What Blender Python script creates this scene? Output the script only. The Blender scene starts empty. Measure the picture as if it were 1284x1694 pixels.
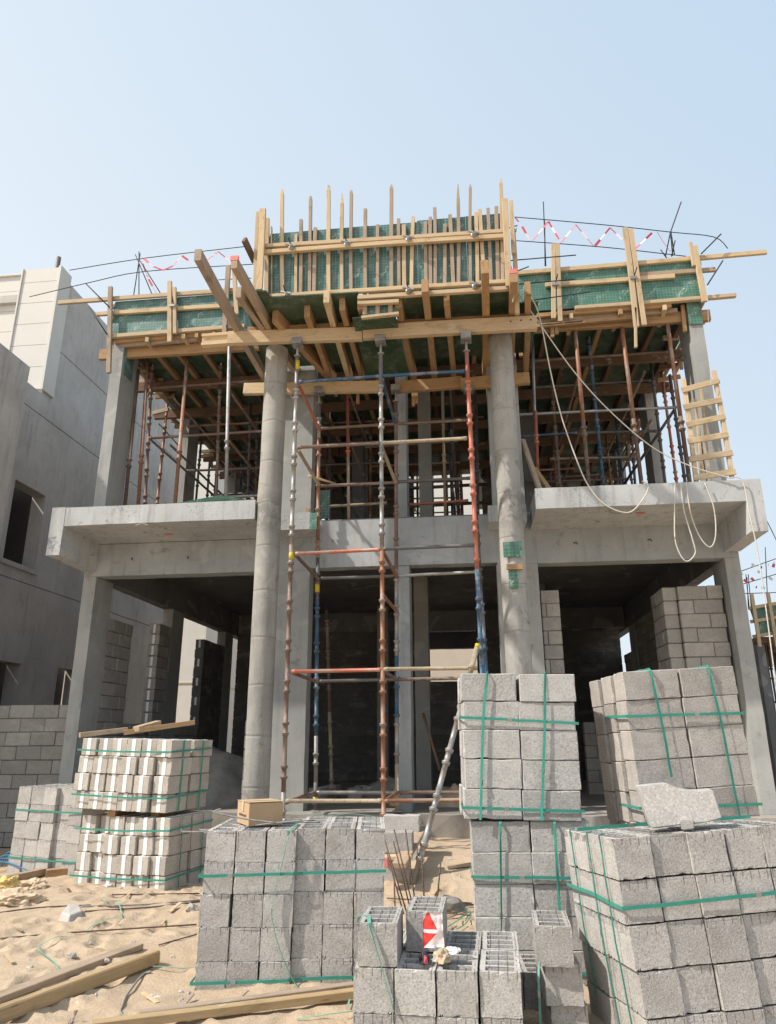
import bpy, bmesh, math, random
from mathutils import Vector, Matrix, noise
random.seed(7)
R = math.radians
# ---------------------------------------------------------------- camera, sky, sun, exposure
sc = bpy.context.scene
col = sc.collection
F = 1185.2                      # focal length in photo pixels (photo 1284 x 1694)
EYE = Vector((0, -10.3, 1.5))
YAW, PITCH, ROLL = 0.1138, 0.305059, 0.0041528
cy, sy, cp, sp, cr, sr = math.cos(YAW), math.sin(YAW), math.cos(PITCH), math.sin(PITCH), math.cos(ROLL), math.sin(ROLL)
RM = Matrix(((cr, -sr, 0), (sr, cr, 0), (0, 0, 1))) @ Matrix(((1, 0, 0), (0, -sp, cp), (0, cp, sp))) @ Matrix(((cy, sy, 0), (-sy, cy, 0), (0, 0, 1)))
cam = bpy.data.cameras.new('camera')
cam.sensor_fit = 'VERTICAL'; cam.sensor_height = 36; cam.lens = F / 1694 * 36
cam.clip_start = 0.05; cam.clip_end = 2000
camo = bpy.data.objects.new('camera', cam); col.objects.link(camo)
m = Matrix((RM[0], RM[1], -RM[2])).transposed().to_4x4(); m.translation = EYE
camo.matrix_world = m
sc.camera = camo
SUN_D = Vector((0.606, 0.305, -0.735)).normalized()
w = bpy.data.worlds.new('World'); sc.world = w; w.use_nodes = True
nt = w.node_tree; nt.nodes.clear()
sky = nt.nodes.new('ShaderNodeTexSky'); sky.sky_type = 'NISHITA'; sky.sun_disc = False
sky.sun_elevation = math.asin(-SUN_D.z); sky.sun_rotation = math.atan2(-SUN_D.x, -SUN_D.y)
sky.air_density = 1.0; sky.dust_density = 4.0; sky.ozone_density = 1.5; sky.altitude = 0
# dusty haze over the clear sky: whiter towards the horizon and towards the sun's side
tcw = nt.nodes.new('ShaderNodeTexCoord'); dt = nt.nodes.new('ShaderNodeVectorMath'); dt.operation = 'DOT_PRODUCT'
dt.inputs[1].default_value = (-.55, -.05, -.80)
mr = nt.nodes.new('ShaderNodeMapRange'); mr.inputs[1].default_value = -.85; mr.inputs[2].default_value = .12
hc = nt.nodes.new('ShaderNodeMixRGB'); hc.inputs[1].default_value = (4.45, 5.6, 6.75, 1); hc.inputs[2].default_value = (6.9, 7.3, 7.45, 1)
hz = nt.nodes.new('ShaderNodeMixRGB'); hz.inputs[0].default_value = 0.8
nt.links.new(tcw.outputs['Generated'], dt.inputs[0]); nt.links.new(dt.outputs['Value'], mr.inputs[0]); nt.links.new(mr.outputs[0], hc.inputs[0]); nt.links.new(hc.outputs[0], hz.inputs[2])
bg = nt.nodes.new('ShaderNodeBackground'); bg.inputs[1].default_value = 0.125
wo = nt.nodes.new('ShaderNodeOutputWorld')
nt.links.new(sky.outputs[0], hz.inputs[1]); nt.links.new(hz.outputs[0], bg.inputs[0]); nt.links.new(bg.outputs[0], wo.inputs[0])
sl = bpy.data.lights.new('sun', 'SUN'); sl.energy = 4.5; sl.angle = R(1.3); sl.color = (1.0, 0.93, 0.83)
so = bpy.data.objects.new('sun', sl); col.objects.link(so)
so.rotation_euler = SUN_D.to_track_quat('-Z', 'Y').to_euler(); so.location = (-20, -20, 30)
sc.view_settings.view_transform = 'Standard'; sc.view_settings.look = 'None'
sc.view_settings.exposure = 0.24; sc.view_settings.gamma = 1

# ---------------------------------------------------------------- helpers
def P(x, y, u=None, v=None, w=None):
    """the point of a real plane (u, v or w constant) where a photo position was measured"""
    d = RM.transposed() @ Vector(((x - 642) / F, (847 - y) / F, 1))
    k, val = (0, u) if u is not None else (1, v) if v is not None else (2, w)
    return EYE + d * ((val - EYE[k]) / d[k])
WM = {}
def link(name, me, mat=None, par=None, M=None):
    o = bpy.data.objects.new(name, me); col.objects.link(o)
    if mat is not None and me is not None and not me.materials: me.materials.append(mat)
    M = M or Matrix()
    if par is not None:
        o.parent = par; o.matrix_parent_inverse = WM[par.name].inverted()
    o.matrix_basis = M; WM[o.name] = M.copy()
    return o
def tag(o, label, cat, group=None, kind=None):
    if label: o['label'] = label
    if cat: o['category'] = cat
    if group: o['group'] = group
    if kind: o['kind'] = kind
    return o
def struct(o): o['kind'] = 'structure'; return o
def thing(name, loc, label, cat, group=None, rz=0):
    o = link(name, None, None, None, Matrix.Translation(Vector(loc)) @ Matrix.Rotation(rz, 4, 'Z'))
    o.empty_display_size = 0.2
    return tag(o, label, cat, group)
def frame(p, q, up=(0, 0, 1), roll=0):
    p, q = Vector(p), Vector(q); x = (q - p).normalized(); up = Vector(up)
    if abs(x.dot(up)) > 0.98: up = Vector((0, -1, 0))
    y = up.cross(x).normalized(); z = x.cross(y)
    M = Matrix((x, y, z)).transposed().to_4x4(); M.translation = p
    return M @ Matrix.Rotation(roll, 4, 'X')
def mesh(name, vs, fs, smooth=False):
    me = bpy.data.meshes.new(name); me.from_pydata([tuple(v) for v in vs], [], fs); me.validate(); me.update()
    if smooth:
        for p in me.polygons: p.use_smooth = True
    return me
def prism(L, sec, name='p', taper=1, segs=1, warp=0):
    n = len(sec); vs = []; fs = []
    for k in range(segs + 1):
        x = L * k / segs; t = 1 + (taper - 1) * k / segs
        dy = warp * math.sin(math.pi * k / segs)
        vs += [(x, a * t + dy, b * t) for a, b in sec]
    for k in range(segs):
        for i in range(n):
            j = (i + 1) % n; fs.append((k * n + i, k * n + j, (k + 1) * n + j, (k + 1) * n + i))
    fs.append(tuple(range(n))[::-1]); fs.append(tuple(segs * n + i for i in range(n)))
    return mesh(name, vs, fs)
def rsec(a, b, c=0.004):
    a /= 2; b /= 2; c = min(c, a * .4, b * .4)
    return [(-a + c, -b), (a - c, -b), (a, -b + c), (a, b - c), (a - c, b), (-a + c, b), (-a, b - c), (-a, -b + c)]
def bar(name, p, q, a, b, mat, par=None, up=(0, 0, 1), roll=0, c=0.004, taper=1, warp=0):
    """a timber or plate from p to q: a wide across, b deep along up"""
    L = (Vector(q) - Vector(p)).length
    if not warp and L > .9 and ('pine' in mat.name or 'timber' in mat.name): warp = random.uniform(-.0045, .0045) * L
    return link(name, prism(L, rsec(a, b, c), name, taper, 6 if warp else 1, warp), mat, par, frame(p, q, up, roll))
def ibeam(name, p, q, mat, par=None, h=0.2, fw=0.08, tw=0.034, fh=0.042):
    """timber flanged formwork beam"""
    L = (Vector(q) - Vector(p)).length; a, t, H = fw / 2, tw / 2, h / 2
    s = [(-a, -H), (a, -H), (a, -H + fh), (t, -H + fh + .008), (t, H - fh - .008), (a, H - fh), (a, H), (-a, H), (-a, H - fh), (-t, H - fh - .008), (-t, -H + fh + .008), (-a, -H + fh)]
    return link(name, prism(L, s, name), mat, par, frame(p, q))
def circ(r, n): return [(r * math.cos(2 * math.pi * i / n), r * math.sin(2 * math.pi * i / n)) for i in range(n)]
def lathe(prof, n=16, name='lathe'):
    """profile of (x, r) turned about local X"""
    vs = []; fs = []
    for x, r in prof: vs += [(x, a, b) for a, b in circ(r, n)]
    for k in range(len(prof) - 1):
        for i in range(n):
            j = (i + 1) % n; fs.append((k * n + i, k * n + j, (k + 1) * n + j, (k + 1) * n + i))
    fs.append(tuple(range(n))[::-1]); fs.append(tuple((len(prof) - 1) * n + i for i in range(n)))
    me = mesh(name, vs, fs)
    for p in me.polygons: p.use_smooth = len(p.vertices) == 4 and abs(p.normal.x) < .2
    return me
def tube(name, p, q, r, mat, par=None, cups=(), n=12, ends=0):
    L = (Vector(q) - Vector(p)).length
    prof = [(0, r)]
    for c in sorted(cups):
        if 0.03 < c < L - .05:
            prof += [(c - .022, r), (c - .020, r * 1.38), (c - .004, r * 1.45), (c + .006, r * 1.62), (c + .014, r * 1.6), (c + .016, r)]
    if ends: prof = [(0, r * .8), (0, r * 1.15), (.05, r * 1.15), (.055, r)] + prof[1:] + [(L - .055, r), (L - .05, r * 1.15), (L, r * 1.15)]
    else: prof.append((L, r))
    return link(name, lathe(prof, n, name), mat, par, frame(p, q))
def path_mesh(pts, r, n=6, name='path', flat=None):
    pts = [Vector(p) for p in pts]; vs = []; fs = []; N = len(pts); up = Vector((0.01, 0.02, 1))
    for i, p in enumerate(pts):
        t = (pts[min(i + 1, N - 1)] - pts[max(i - 1, 0)]).normalized()
        a = t.cross(up)
        a = a.normalized() if a.length > 1e-3 else Vector((1, 0, 0))
        b = a.cross(t)
        for k in range(n):
            an = 2 * math.pi * (k + .5) / n
            ra, rb = (r, r) if not flat else (flat[0], flat[1])
            vs.append(p + a * math.cos(an) * ra + b * math.sin(an) * rb)
    for i in range(N - 1):
        for k in range(n):
            j = (k + 1) % n; fs.append((i * n + k, i * n + j, (i + 1) * n + j, (i + 1) * n + k))
    fs.append(tuple(range(n))[::-1]); fs.append(tuple((N - 1) * n + k for k in range(n)))
    return mesh(name, vs, fs, not flat)
def smooth_pts(ctrl, k=8):
    c = [Vector(p) for p in ctrl]; c = [c[0]] + c + [c[-1]]; out = []
    for i in range(1, len(c) - 2):
        for s in range(k):
            t = s / k; a, b, d, e = c[i - 1], c[i], c[i + 1], c[i + 2]
            out.append(.5 * ((2 * b) + (d - a) * t + (2 * a - 5 * b + 4 * d - e) * t * t + (3 * b - a - 3 * d + e) * t ** 3))
    out.append(c[-2]); return out
def cord(name, ctrl, r, mat, par=None, k=8, flat=None, n=6):
    return link(name, path_mesh(smooth_pts(ctrl, k) if k else ctrl, r, 4 if flat else n, name, flat), mat, par)
def bm_box(bm, x0, x1, y0, y1, z0, z1, M=None):
    vs = [Vector((x, y, z)) for x in (x0, x1) for y in (y0, y1) for z in (z0, z1)]
    if M: vs = [M @ v for v in vs]
    v = [bm.verts.new(p) for p in vs]
    for f in ((0, 1, 3, 2), (4, 6, 7, 5), (0, 4, 5, 1), (2, 3, 7, 6), (0, 2, 6, 4), (1, 5, 7, 3)): bm.faces.new([v[i] for i in f])
    return v
def bm_mesh(bm, name, bev=0, smooth=False):
    if bev: bmesh.ops.bevel(bm, geom=[e for e in bm.edges], offset=bev, segments=1, affect='EDGES')
    bmesh.ops.recalc_face_normals(bm, faces=bm.faces)
    me = bpy.data.meshes.new(name); bm.to_mesh(me); bm.free()
    if smooth:
        for p in me.polygons: p.use_smooth = True
    return me
def box(name, x0, x1, y0, y1, z0, z1, mat, par=None, bev=0.006):
    bm = bmesh.new(); bm_box(bm, x0, x1, y0, y1, z0, z1)
    return link(name, bm_mesh(bm, name, bev), mat, par)
ORD = ['first', 'second', 'third', 'fourth', 'fifth', 'sixth', 'seventh', 'eighth', 'ninth', 'tenth', 'eleventh', 'twelfth'] + ['%dth' % i for i in range(13, 60)]
ORD[20] = '21st'; ORD[21] = '22nd'; ORD[22] = '23rd'; ORD[30] = '31st'; ORD[31] = '32nd'; ORD[32] = '33rd'

# ---------------------------------------------------------------- materials
class N:
    def __init__(s, name, rough=.8, metal=0, spec=.3):
        s.m = bpy.data.materials.new(name); s.m.use_nodes = True; s.t = s.m.node_tree
        s.b = s.t.nodes['Principled BSDF']; s.b.inputs['Roughness'].default_value = rough; s.b.inputs['Metallic'].default_value = metal
        s.b.inputs['Specular IOR Level'].default_value = spec
        tc = s.n('ShaderNodeTexCoord'); s.obj = tc.outputs['Object']
        oi = s.n('ShaderNodeObjectInfo'); s.rand = oi.outputs['Random']
    def n(s, k, **kw):
        x = s.t.nodes.new(k)
        for a, b in kw.items(): setattr(x, a, b)
        return x
    def l(s, a, b): s.t.links.new(a, b)
    def shift(s, amt=50):
        """object coordinates offset per object, so copies differ"""
        c = s.n('ShaderNodeCombineXYZ'); mm = s.math('MULTIPLY', s.rand, amt)
        for i in range(3): s.l(mm, c.inputs[i])
        a = s.n('ShaderNodeVectorMath', operation='ADD'); s.l(s.obj, a.inputs[0]); s.l(c.outputs[0], a.inputs[1]); s.obj = a.outputs[0]
    def scale(s, v, rot=(0, 0, 0), src=None):
        mp = s.n('ShaderNodeMapping'); mp.inputs['Scale'].default_value = v; mp.inputs['Rotation'].default_value = rot
        s.l(src or s.obj, mp.inputs[0]); return mp.outputs[0]
    def noise(s, sc_, det=4, ro=.55, vec=None, dist=0):
        x = s.n('ShaderNodeTexNoise'); x.inputs['Scale'].default_value = sc_; x.inputs['Detail'].default_value = det
        x.inputs['Roughness'].default_value = ro; x.inputs['Distortion'].default_value = dist; s.l(vec or s.obj, x.inputs['Vector']); return x.outputs[0]
    def vor(s, sc_, vec=None, feat='F1'):
        x = s.n('ShaderNodeTexVoronoi'); x.inputs['Scale'].default_value = sc_; x.feature = feat; s.l(vec or s.obj, x.inputs['Vector']); return x.outputs[0]
    def math(s, op, a, b=None, c=None, clamp=False):
        x = s.n('ShaderNodeMath', operation=op); x.use_clamp = clamp
        for i, q in enumerate((a, b, c)):
            if q is None: continue
            if isinstance(q, (int, float)): x.inputs[i].default_value = q
            else: s.l(q, x.inputs[i])
        return x.outputs[0]
    def rng(s, v, a, b, c=0, d=1):
        x = s.n('ShaderNodeMapRange'); s.l(v, x.inputs[0])
        for i, q in enumerate((a, b, c, d)): x.inputs[i + 1].default_value = q
        return x.outputs[0]
    def mix(s, f, a, b, mode='MIX'):
        x = s.n('ShaderNodeMixRGB', blend_type=mode)
        for i, q in enumerate((f, a, b)):
            if isinstance(q, (int, float)): x.inputs[i].default_value = q
            elif isinstance(q, tuple): x.inputs[i].default_value = (*q, 1)
            else: s.l(q, x.inputs[i])
        return x.outputs[0]
    def ramp(s, v, *st):
        x = s.n('ShaderNodeValToRGB'); e = x.color_ramp.elements
        while len(e) < len(st): e.new(.5)
        for i, (p_, c_) in enumerate(st): e[i].position = p_; e[i].color = (*c_, 1)
        s.l(v, x.inputs[0]); return x.outputs[0]
    def axis(s, i, src=None):
        x = s.n('ShaderNodeSeparateXYZ'); s.l(src or s.obj, x.inputs[0]); return x.outputs[i]
    def color(s, c):
        if isinstance(c, tuple): s.b.inputs['Base Color'].default_value = (*c, 1)
        else: s.l(c, s.b.inputs['Base Color'])
    def bump(s, h, st=.3, dist=.01):
        x = s.n('ShaderNodeBump'); x.inputs['Strength'].default_value = st; x.inputs['Distance'].default_value = dist
        s.l(h, x.inputs['Height']); s.l(x.outputs[0], s.b.inputs['Normal'])
    def isl(s):
        g = s.n('ShaderNodeNewGeometry'); return g.outputs['Random Per Island']

def concrete(name, a, b, stain=(.2, .19, .17), streak=.35, pits=.5, rings=0, marks=.3, warm=(.42, .38, .32), speck=.3):
    s = N(name, .85)
    n1 = s.noise(.9, 6, .6); n2 = s.noise(5, 6, .7); n3 = s.noise(60, 3)
    c = s.mix(s.rng(n1, .35, .65), a, b)
    c = s.mix(s.math('MULTIPLY', s.rng(n2, .45, .75), .35), c, warm)
    st = s.noise(2.2, 5, .65, s.scale((4, 4, .45)))
    c = s.mix(s.math('MULTIPLY', s.rng(st, .52, .75), streak), c, stain)
    pv = s.rng(s.vor(28, s.scale((1, 1, 1))), .10, .03)
    pm = s.math('MULTIPLY', pv, s.rng(s.noise(7, 3), .48, .6), clamp=True)
    c = s.mix(s.math('MULTIPLY', pm, pits, clamp=True), c, stain)
    blo = s.noise(3.3, 8, .75, dist=.6)
    c = s.mix(s.math('MULTIPLY', s.rng(blo, .58, .66), marks), c, stain)
    sp_ = s.math('MULTIPLY', s.rng(s.noise(34, 5, .8), .54, .62), s.rng(s.noise(1.7, 4, .6), .44, .60), clamp=True)
    c = s.mix(s.math('MULTIPLY', sp_, speck), c, stain)
    pa = s.noise(1.1, 3, .5, dist=1.5); c = s.mix(s.math('MULTIPLY', s.rng(pa, .60, .63), .22), c, (.56, .555, .54))
    c = s.mix(s.math('MULTIPLY', s.rng(n3, .4, .7), .10), c, (.55, .54, .52))
    h = s.math('ADD', s.math('MULTIPLY', n2, .5), s.math('MULTIPLY', pm, -.8))
    if rings:
        z = s.axis(2); fr = s.math('FRACT', s.math('DIVIDE', s.math('ADD', z, s.math('MULTIPLY', s.noise(3), .04)), rings))
        ln = s.rng(s.math('ABSOLUTE', s.math('SUBTRACT', fr, .5)), .0, .035, 1, 0)
        c = s.mix(s.math('MULTIPLY', ln, .32), c, stain)
        tone = s.n('ShaderNodeTexWhiteNoise', noise_dimensions='1D'); s.l(s.math('FLOOR', s.math('SUBTRACT', s.math('DIVIDE', z, rings), .5)), tone.inputs['W'])
        c = s.mix(s.math('MULTIPLY', tone.outputs[0], .16), c, (.30, .29, .26))
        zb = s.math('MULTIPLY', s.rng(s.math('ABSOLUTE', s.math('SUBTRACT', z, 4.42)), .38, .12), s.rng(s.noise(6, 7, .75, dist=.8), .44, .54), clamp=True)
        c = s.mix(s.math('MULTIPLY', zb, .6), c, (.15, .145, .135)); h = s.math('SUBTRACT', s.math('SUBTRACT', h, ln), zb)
    s.color(c); s.bump(s.math('ADD', h, s.math('MULTIPLY', n3, .2)), .45, .012)
    return s.m
M_CONC = concrete('cast concrete', (.27, .285, .285), (.39, .395, .38), marks=.65, streak=.5)
M_SLAB = concrete('balcony concrete', (.38, .40, .41), (.50, .515, .52), stain=(.17, .17, .165), streak=.6, marks=.95, speck=.85, pits=.9, warm=(.46, .43, .38))
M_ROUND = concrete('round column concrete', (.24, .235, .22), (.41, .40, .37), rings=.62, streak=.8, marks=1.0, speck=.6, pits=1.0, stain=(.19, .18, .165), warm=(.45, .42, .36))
M_BEAM = concrete('beam concrete', (.27, .295, .31), (.39, .415, .43), streak=.6, marks=.7, warm=(.40, .39, .37))
M_NEIGH = concrete('precast concrete', (.43, .405, .38), (.55, .52, .49), streak=.5, pits=.05, marks=.25, stain=(.20, .185, .175), warm=(.36, .32, .29))
M_SOFF = concrete('darkened inner soffit concrete', (.12, .12, .125), (.19, .19, .19), stain=(.08, .08, .08), warm=(.15, .14, .13))  # inner concrete in a darker colour, the rooms' shade put into it
M_INNER = concrete('shaded inner column concrete', (.25, .25, .24), (.32, .32, .30))  # column concrete copy with indoor shade put into its colour
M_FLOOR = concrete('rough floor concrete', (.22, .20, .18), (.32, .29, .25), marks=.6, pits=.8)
def simple(name, c, rough=.8, var=.25, sc_=4, bump=.2, metal=0, c2=None, rnd=0):
    s = N(name, rough, metal); s.shift()
    n1 = s.noise(sc_, 6, .65)
    d = c2 or tuple(x * (1 - var) for x in c)
    cc = s.mix(s.rng(n1, .35, .65), c, d)
    if rnd: cc = s.mix(s.math('MULTIPLY', s.rand, rnd), cc, tuple(x * .45 for x in c))
    s.color(cc); s.bump(s.noise(sc_ * 10, 4), bump, .005); return s.m
M_CREAM = simple('cream cladding', (.64, .615, .57), .7, .06, 2, .1)
M_BEIGE = simple('beige render', (.60, .52, .42), .8, .1, 1, .1)
M_DARK = simple('unlit room black', (.02, .021, .024), .6, .3)
M_CARD = simple('cardboard', (.50, .35, .21), .85, .12, 3, .1)
M_INK = simple('dark print', (.06, .05, .045), .8)
M_STRAP = simple('green strapping', (.05, .29, .225), .35, .2, 12, .05)
M_STRAP2 = simple('faded green strapping', (.20, .48, .38), .4, .3, 12, .05)
M_ROPE = simple('white rope', (.66, .62, .55), .9, .2, 40, .5)
M_REBAR = simple('rusty rebar', (.16, .11, .085), .8, .5, 30, .4)
M_REBARG = simple('grey reinforcement bar', (.30, .29, .28), .6, .4, 30, .4)
M_DKBAR = simple('dark reinforcement bar', (.055, .06, .07), .7, .4, 30, .3)
M_EPS = simple('white insulation strip', (.86, .85, .82), .8, .08, 20, .3)
M_TAPEW = simple('white barrier tape', (.80, .72, .74), .5, .1)
M_TAPER = simple('red barrier tape', (.66, .10, .14), .5, .1)
M_PINK = simple('red paint', (.75, .22, .20), .6, .2)
M_WHITEP = simple('white plastic', (.80, .76, .72), .5, .15)
M_BLUE = simple('blue plastic netting', (.05, .22, .42), .6, .4)
M_YEL = simple('yellow sack', (.68, .50, .20), .7, .25, 9)
M_PAPER = simple('paper sack', (.60, .47, .33), .9, .2, 9, .3)
def blockmat(name, a, b, dark, island=False, teeth=False, grain=95):
    s = N(name, .95, 0, .15)
    raw = s.obj
    s.shift(37)
    r = s.isl() if island else s.rand
    f = s.noise(grain, 3, .7); g = s.noise(9, 5, .6); p_ = s.vor(75)
    c = s.mix(s.rng(g, .3, .7), a, b)
    tone = s.mix(r, (.74, .73, .715), (1.03, 1.02, 1.0))
    c = s.mix(1.0, c, tone, 'MULTIPLY')
    if island:
        w_ = s.n('ShaderNodeTexWhiteNoise', noise_dimensions='1D'); s.l(r, w_.inputs['W'])
        c = s.mix(s.math('MULTIPLY', w_.outputs[0], .6), c, tuple(q * .8 for q in a))
    pit = s.math('MULTIPLY', s.rng(p_, .22, .05), s.rng(s.noise(30, 2), .45, .6), clamp=True)
    c = s.mix(s.math('MULTIPLY', s.rng(f, .53, .70), .40), c, tuple(min(1, q * 1.45) for q in b))
    c = s.mix(s.math('MULTIPLY', s.rng(f, .46, .34), .50), c, dark)
    c = s.mix(s.math('MULTIPLY', pit, .75), c, dark)
    sm = s.noise(2.3, 5, .7, dist=.8)
    c = s.mix(s.math('MULTIPLY', s.rng(sm, .55, .68), .40), c, (.31, .28, .24))
    dust = s.noise(1.6, 5, .65, s.scale((1, 1, 2.5)))
    c = s.mix(s.math('MULTIPLY', s.rng(dust, .55, .70), .30), c, (.62, .58, .52))
    h = s.math('SUBTRACT', f, pit)
    if teeth:
        x = s.axis(0, raw); z = s.axis(2, raw)
        k = s.math('ABSOLUTE', s.math('SUBTRACT', s.math('FRACT', s.math('ADD', s.math('DIVIDE', s.math('ADD', x, s.math('MULTIPLY', s.rand, .008)), .046), .5)), .5))
        ln = s.math('MULTIPLY', s.rng(k, .09, .03), s.rng(s.math('ADD', z, s.math('MULTIPLY', s.noise(30, 2), .05)), .172, .184), clamp=True)
        ln = s.math('MULTIPLY', ln, s.rng(s.noise(14, 2), .42, .5), clamp=True)
        c = s.mix(s.math('MULTIPLY', ln, .65), c, dark); h = s.math('SUBTRACT', h, ln)
    s.color(c); s.bump(h, .55, .006); return s.m
M_BLK = blockmat('grey concrete block', (.405, .39, .375), (.515, .50, .485), (.15, .14, .14), teeth=True)
M_BLKC = blockmat('coarse pale concrete block', (.415, .405, .395), (.525, .515, .50), (.15, .145, .14), grain=70)
M_BLKW = blockmat('warm grey concrete block', (.39, .365, .345), (.49, .46, .435), (.17, .15, .14))
M_BLKI = blockmat('insulated concrete block', (.44, .40, .36), (.54, .50, .45), (.2, .18, .17))
M_BLKB = blockmat('pale broken block', (.48, .465, .45), (.58, .56, .54), (.3, .28, .27), grain=70)
M_WALLD = blockmat('darkened inner block', (.15, .145, .14), (.20, .19, .18), (.07, .07, .07), island=True)  # laid block copy, darkened in colour to stand for unlit rooms
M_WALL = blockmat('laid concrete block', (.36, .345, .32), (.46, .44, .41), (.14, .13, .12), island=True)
M_MORT = simple('mortar', (.20, .19, .18), .95, .3, 9, .5)
def wood(name, a, b, d, rnd=.6, old=(.36, .28, .2)):
    s = N(name, .75, 0, .25); s.shift(61)
    gr = s.noise(3.2, 6, .65, s.scale((.9, 17, 17)), .9); fi = s.noise(9, 4, .6, s.scale((.6, 30, 30)))
    c = s.mix(s.rng(gr, .35, .65), a, b)
    c = s.mix(s.math('MULTIPLY', s.rng(fi, .5, .75), .45), c, d)
    w_ = s.n('ShaderNodeTexWhiteNoise', noise_dimensions='1D'); s.l(s.rand, w_.inputs['W'])
    c = s.mix(s.math('MULTIPLY', w_.outputs[0], rnd), c, old)
    dirt = s.noise(2.6, 6, .7, s.scale((1, 2.5, 2.5)), .7)
    c = s.mix(s.math('MULTIPLY', s.rng(dirt, .52, .72), .55), c, tuple(q * .55 for q in d))
    kn = s.rng(s.vor(2.4, s.scale((1.2, 7, 7))), .10, .05)
    c = s.mix(s.math('MULTIPLY', kn, .7, clamp=True), c, (.16, .08, .04))
    cem = s.noise(5, 7, .75, s.scale((.8, 1.6, 1.6)), .4)
    c = s.mix(s.math('MULTIPLY', s.rng(cem, .60, .66), .55), c, (.50, .47, .42))
    s.color(c); s.bump(s.math('ADD', fi, gr), .3, .004); return s.m
M_PINE = wood('pale pine', (.64, .50, .31), (.54, .40, .24), (.34, .23, .14), .5, (.38, .30, .22))
M_OLD = wood('weathered pine', (.44, .335, .235), (.36, .26, .18), (.22, .155, .11), .6, (.31, .26, .215))
M_ORG = wood('orange pine beam', (.46, .29, .145), (.38, .23, .11), (.24, .135, .07), .45, (.30, .20, .125))
M_TAN = wood('tan stained pine beam', (.50, .37, .21), (.40, .285, .15), (.24, .16, .09), .3, (.30, .21, .13))
M_DKW = wood('darkened weathered timber', (.20, .12, .075), (.15, .09, .055), (.09, .055, .035), .5, (.12, .085, .065))  # also puts the shade under the roof deck into the joist colour
def ply(name, a, b, line, scrib, amt=.5, dirt=.2):
    s = N(name, .42, 0, .4)
    o = s.obj
    def lines(ax, off):
        fr = s.math('FRACT', s.math('ADD', s.math('DIVIDE', s.axis(ax, o), .048), off))
        return s.rng(s.math('ABSOLUTE', s.math('SUBTRACT', fr, .5)), .035, .07, 1, 0)
    g = s.math('MAXIMUM', s.math('MAXIMUM', lines(0, .1), lines(1, .0)), lines(2, .0))
    s.shift(23)
    c = s.mix(s.rng(s.noise(2.5, 5), .35, .65), a, b)
    c = s.mix(s.math('MULTIPLY', g, s.rng(s.noise(4, 3), .35, .6, .35, .9)), c, line)
    v = s.scale((1, 1, 1), (.5, .75, .4)); v2 = s.scale((9, 40, 30), (0, 0, 0), v)
    band = s.rng(s.math('ABSOLUTE', s.math('SUBTRACT', s.math('FRACT', s.math('MULTIPLY', s.axis(2, v), 3.1)), .5)), .10, .13, 1, 0)
    sc2 = s.rng(s.noise(2.2, 2, .5, v2, 1.2), .56, .60)
    mk = s.math('MULTIPLY', s.math('MULTIPLY', band, sc2), s.rng(s.noise(2.5, 2), .42, .5), clamp=True)
    c = s.mix(s.math('MULTIPLY', mk, amt, clamp=True), c, scrib)
    du = s.noise(6, 6, .7, dist=.5)
    c = s.mix(s.math('MULTIPLY', s.rng(du, .5, .72), dirt), c, (.34, .36, .31))
    s.color(c); s.b.inputs['Roughness'].default_value = .45; return s.m
M_PLY = ply('green film faced plywood', (.05, .125, .115), (.085, .18, .165), (.20, .33, .30), (.48, .62, .60), .8, .5)
M_PLYG = ply('bright green plywood', (.045, .13, .098), (.075, .185, .14), (.19, .33, .27), (.45, .62, .55), .8, .4)
M_PLYD = ply('darkened green plywood soffit', (.018, .045, .022), (.05, .085, .045), (.07, .11, .07), (.2, .24, .18), .25, .35)  # underside sheets: shade below the decks is put into the green
def steel(name, a, b, rough=.6, metal=.25, paint=None):
    s = N(name, rough, metal, .4); s.shift(41)
    n1 = s.noise(5, 6, .7, s.scale((1, 3, 3)), .4); n2 = s.noise(26, 4, .6)
    c = s.mix(s.rng(n1, .4, .62), a, b)
    c = s.mix(s.math('MULTIPLY', s.rng(n2, .5, .7), .5), c, tuple(q * .5 for q in b))
    if paint: c = s.mix(s.math('MULTIPLY', s.rng(s.noise(2.2, 6, .75, s.scale((1, 2, 2))), .53, .56), .75), c, paint)
    s.color(c); s.bump(n2, .2, .003); return s.m
M_RUST = steel('rusty orange steel', (.36, .155, .085), (.27, .15, .10), paint=(.33, .27, .22))
M_RED = steel('red painted steel', (.52, .15, .10), (.40, .15, .10), .5, .1, (.36, .27, .23))
M_GALV = steel('galvanised steel', (.36, .36, .36), (.27, .25, .23), .5, .5, (.42, .41, .39))
M_DKST = steel('dark grey steel', (.16, .16, .165), (.12, .105, .095), .6, .3)
M_BLUES = steel('blue painted steel', (.035, .10, .19), (.07, .11, .15), .5, .1, (.22, .23, .23))
M_BROWN = steel('brown steel', (.24, .16, .13), (.17, .125, .105), .7, .2, (.30, .25, .21))
M_BEIGEST = steel('mortar splashed steel', (.44, .37, .27), (.34, .27, .19), .8, .1)
M_YELST = simple('yellow paint', (.62, .48, .03), .5, .2)
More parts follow.
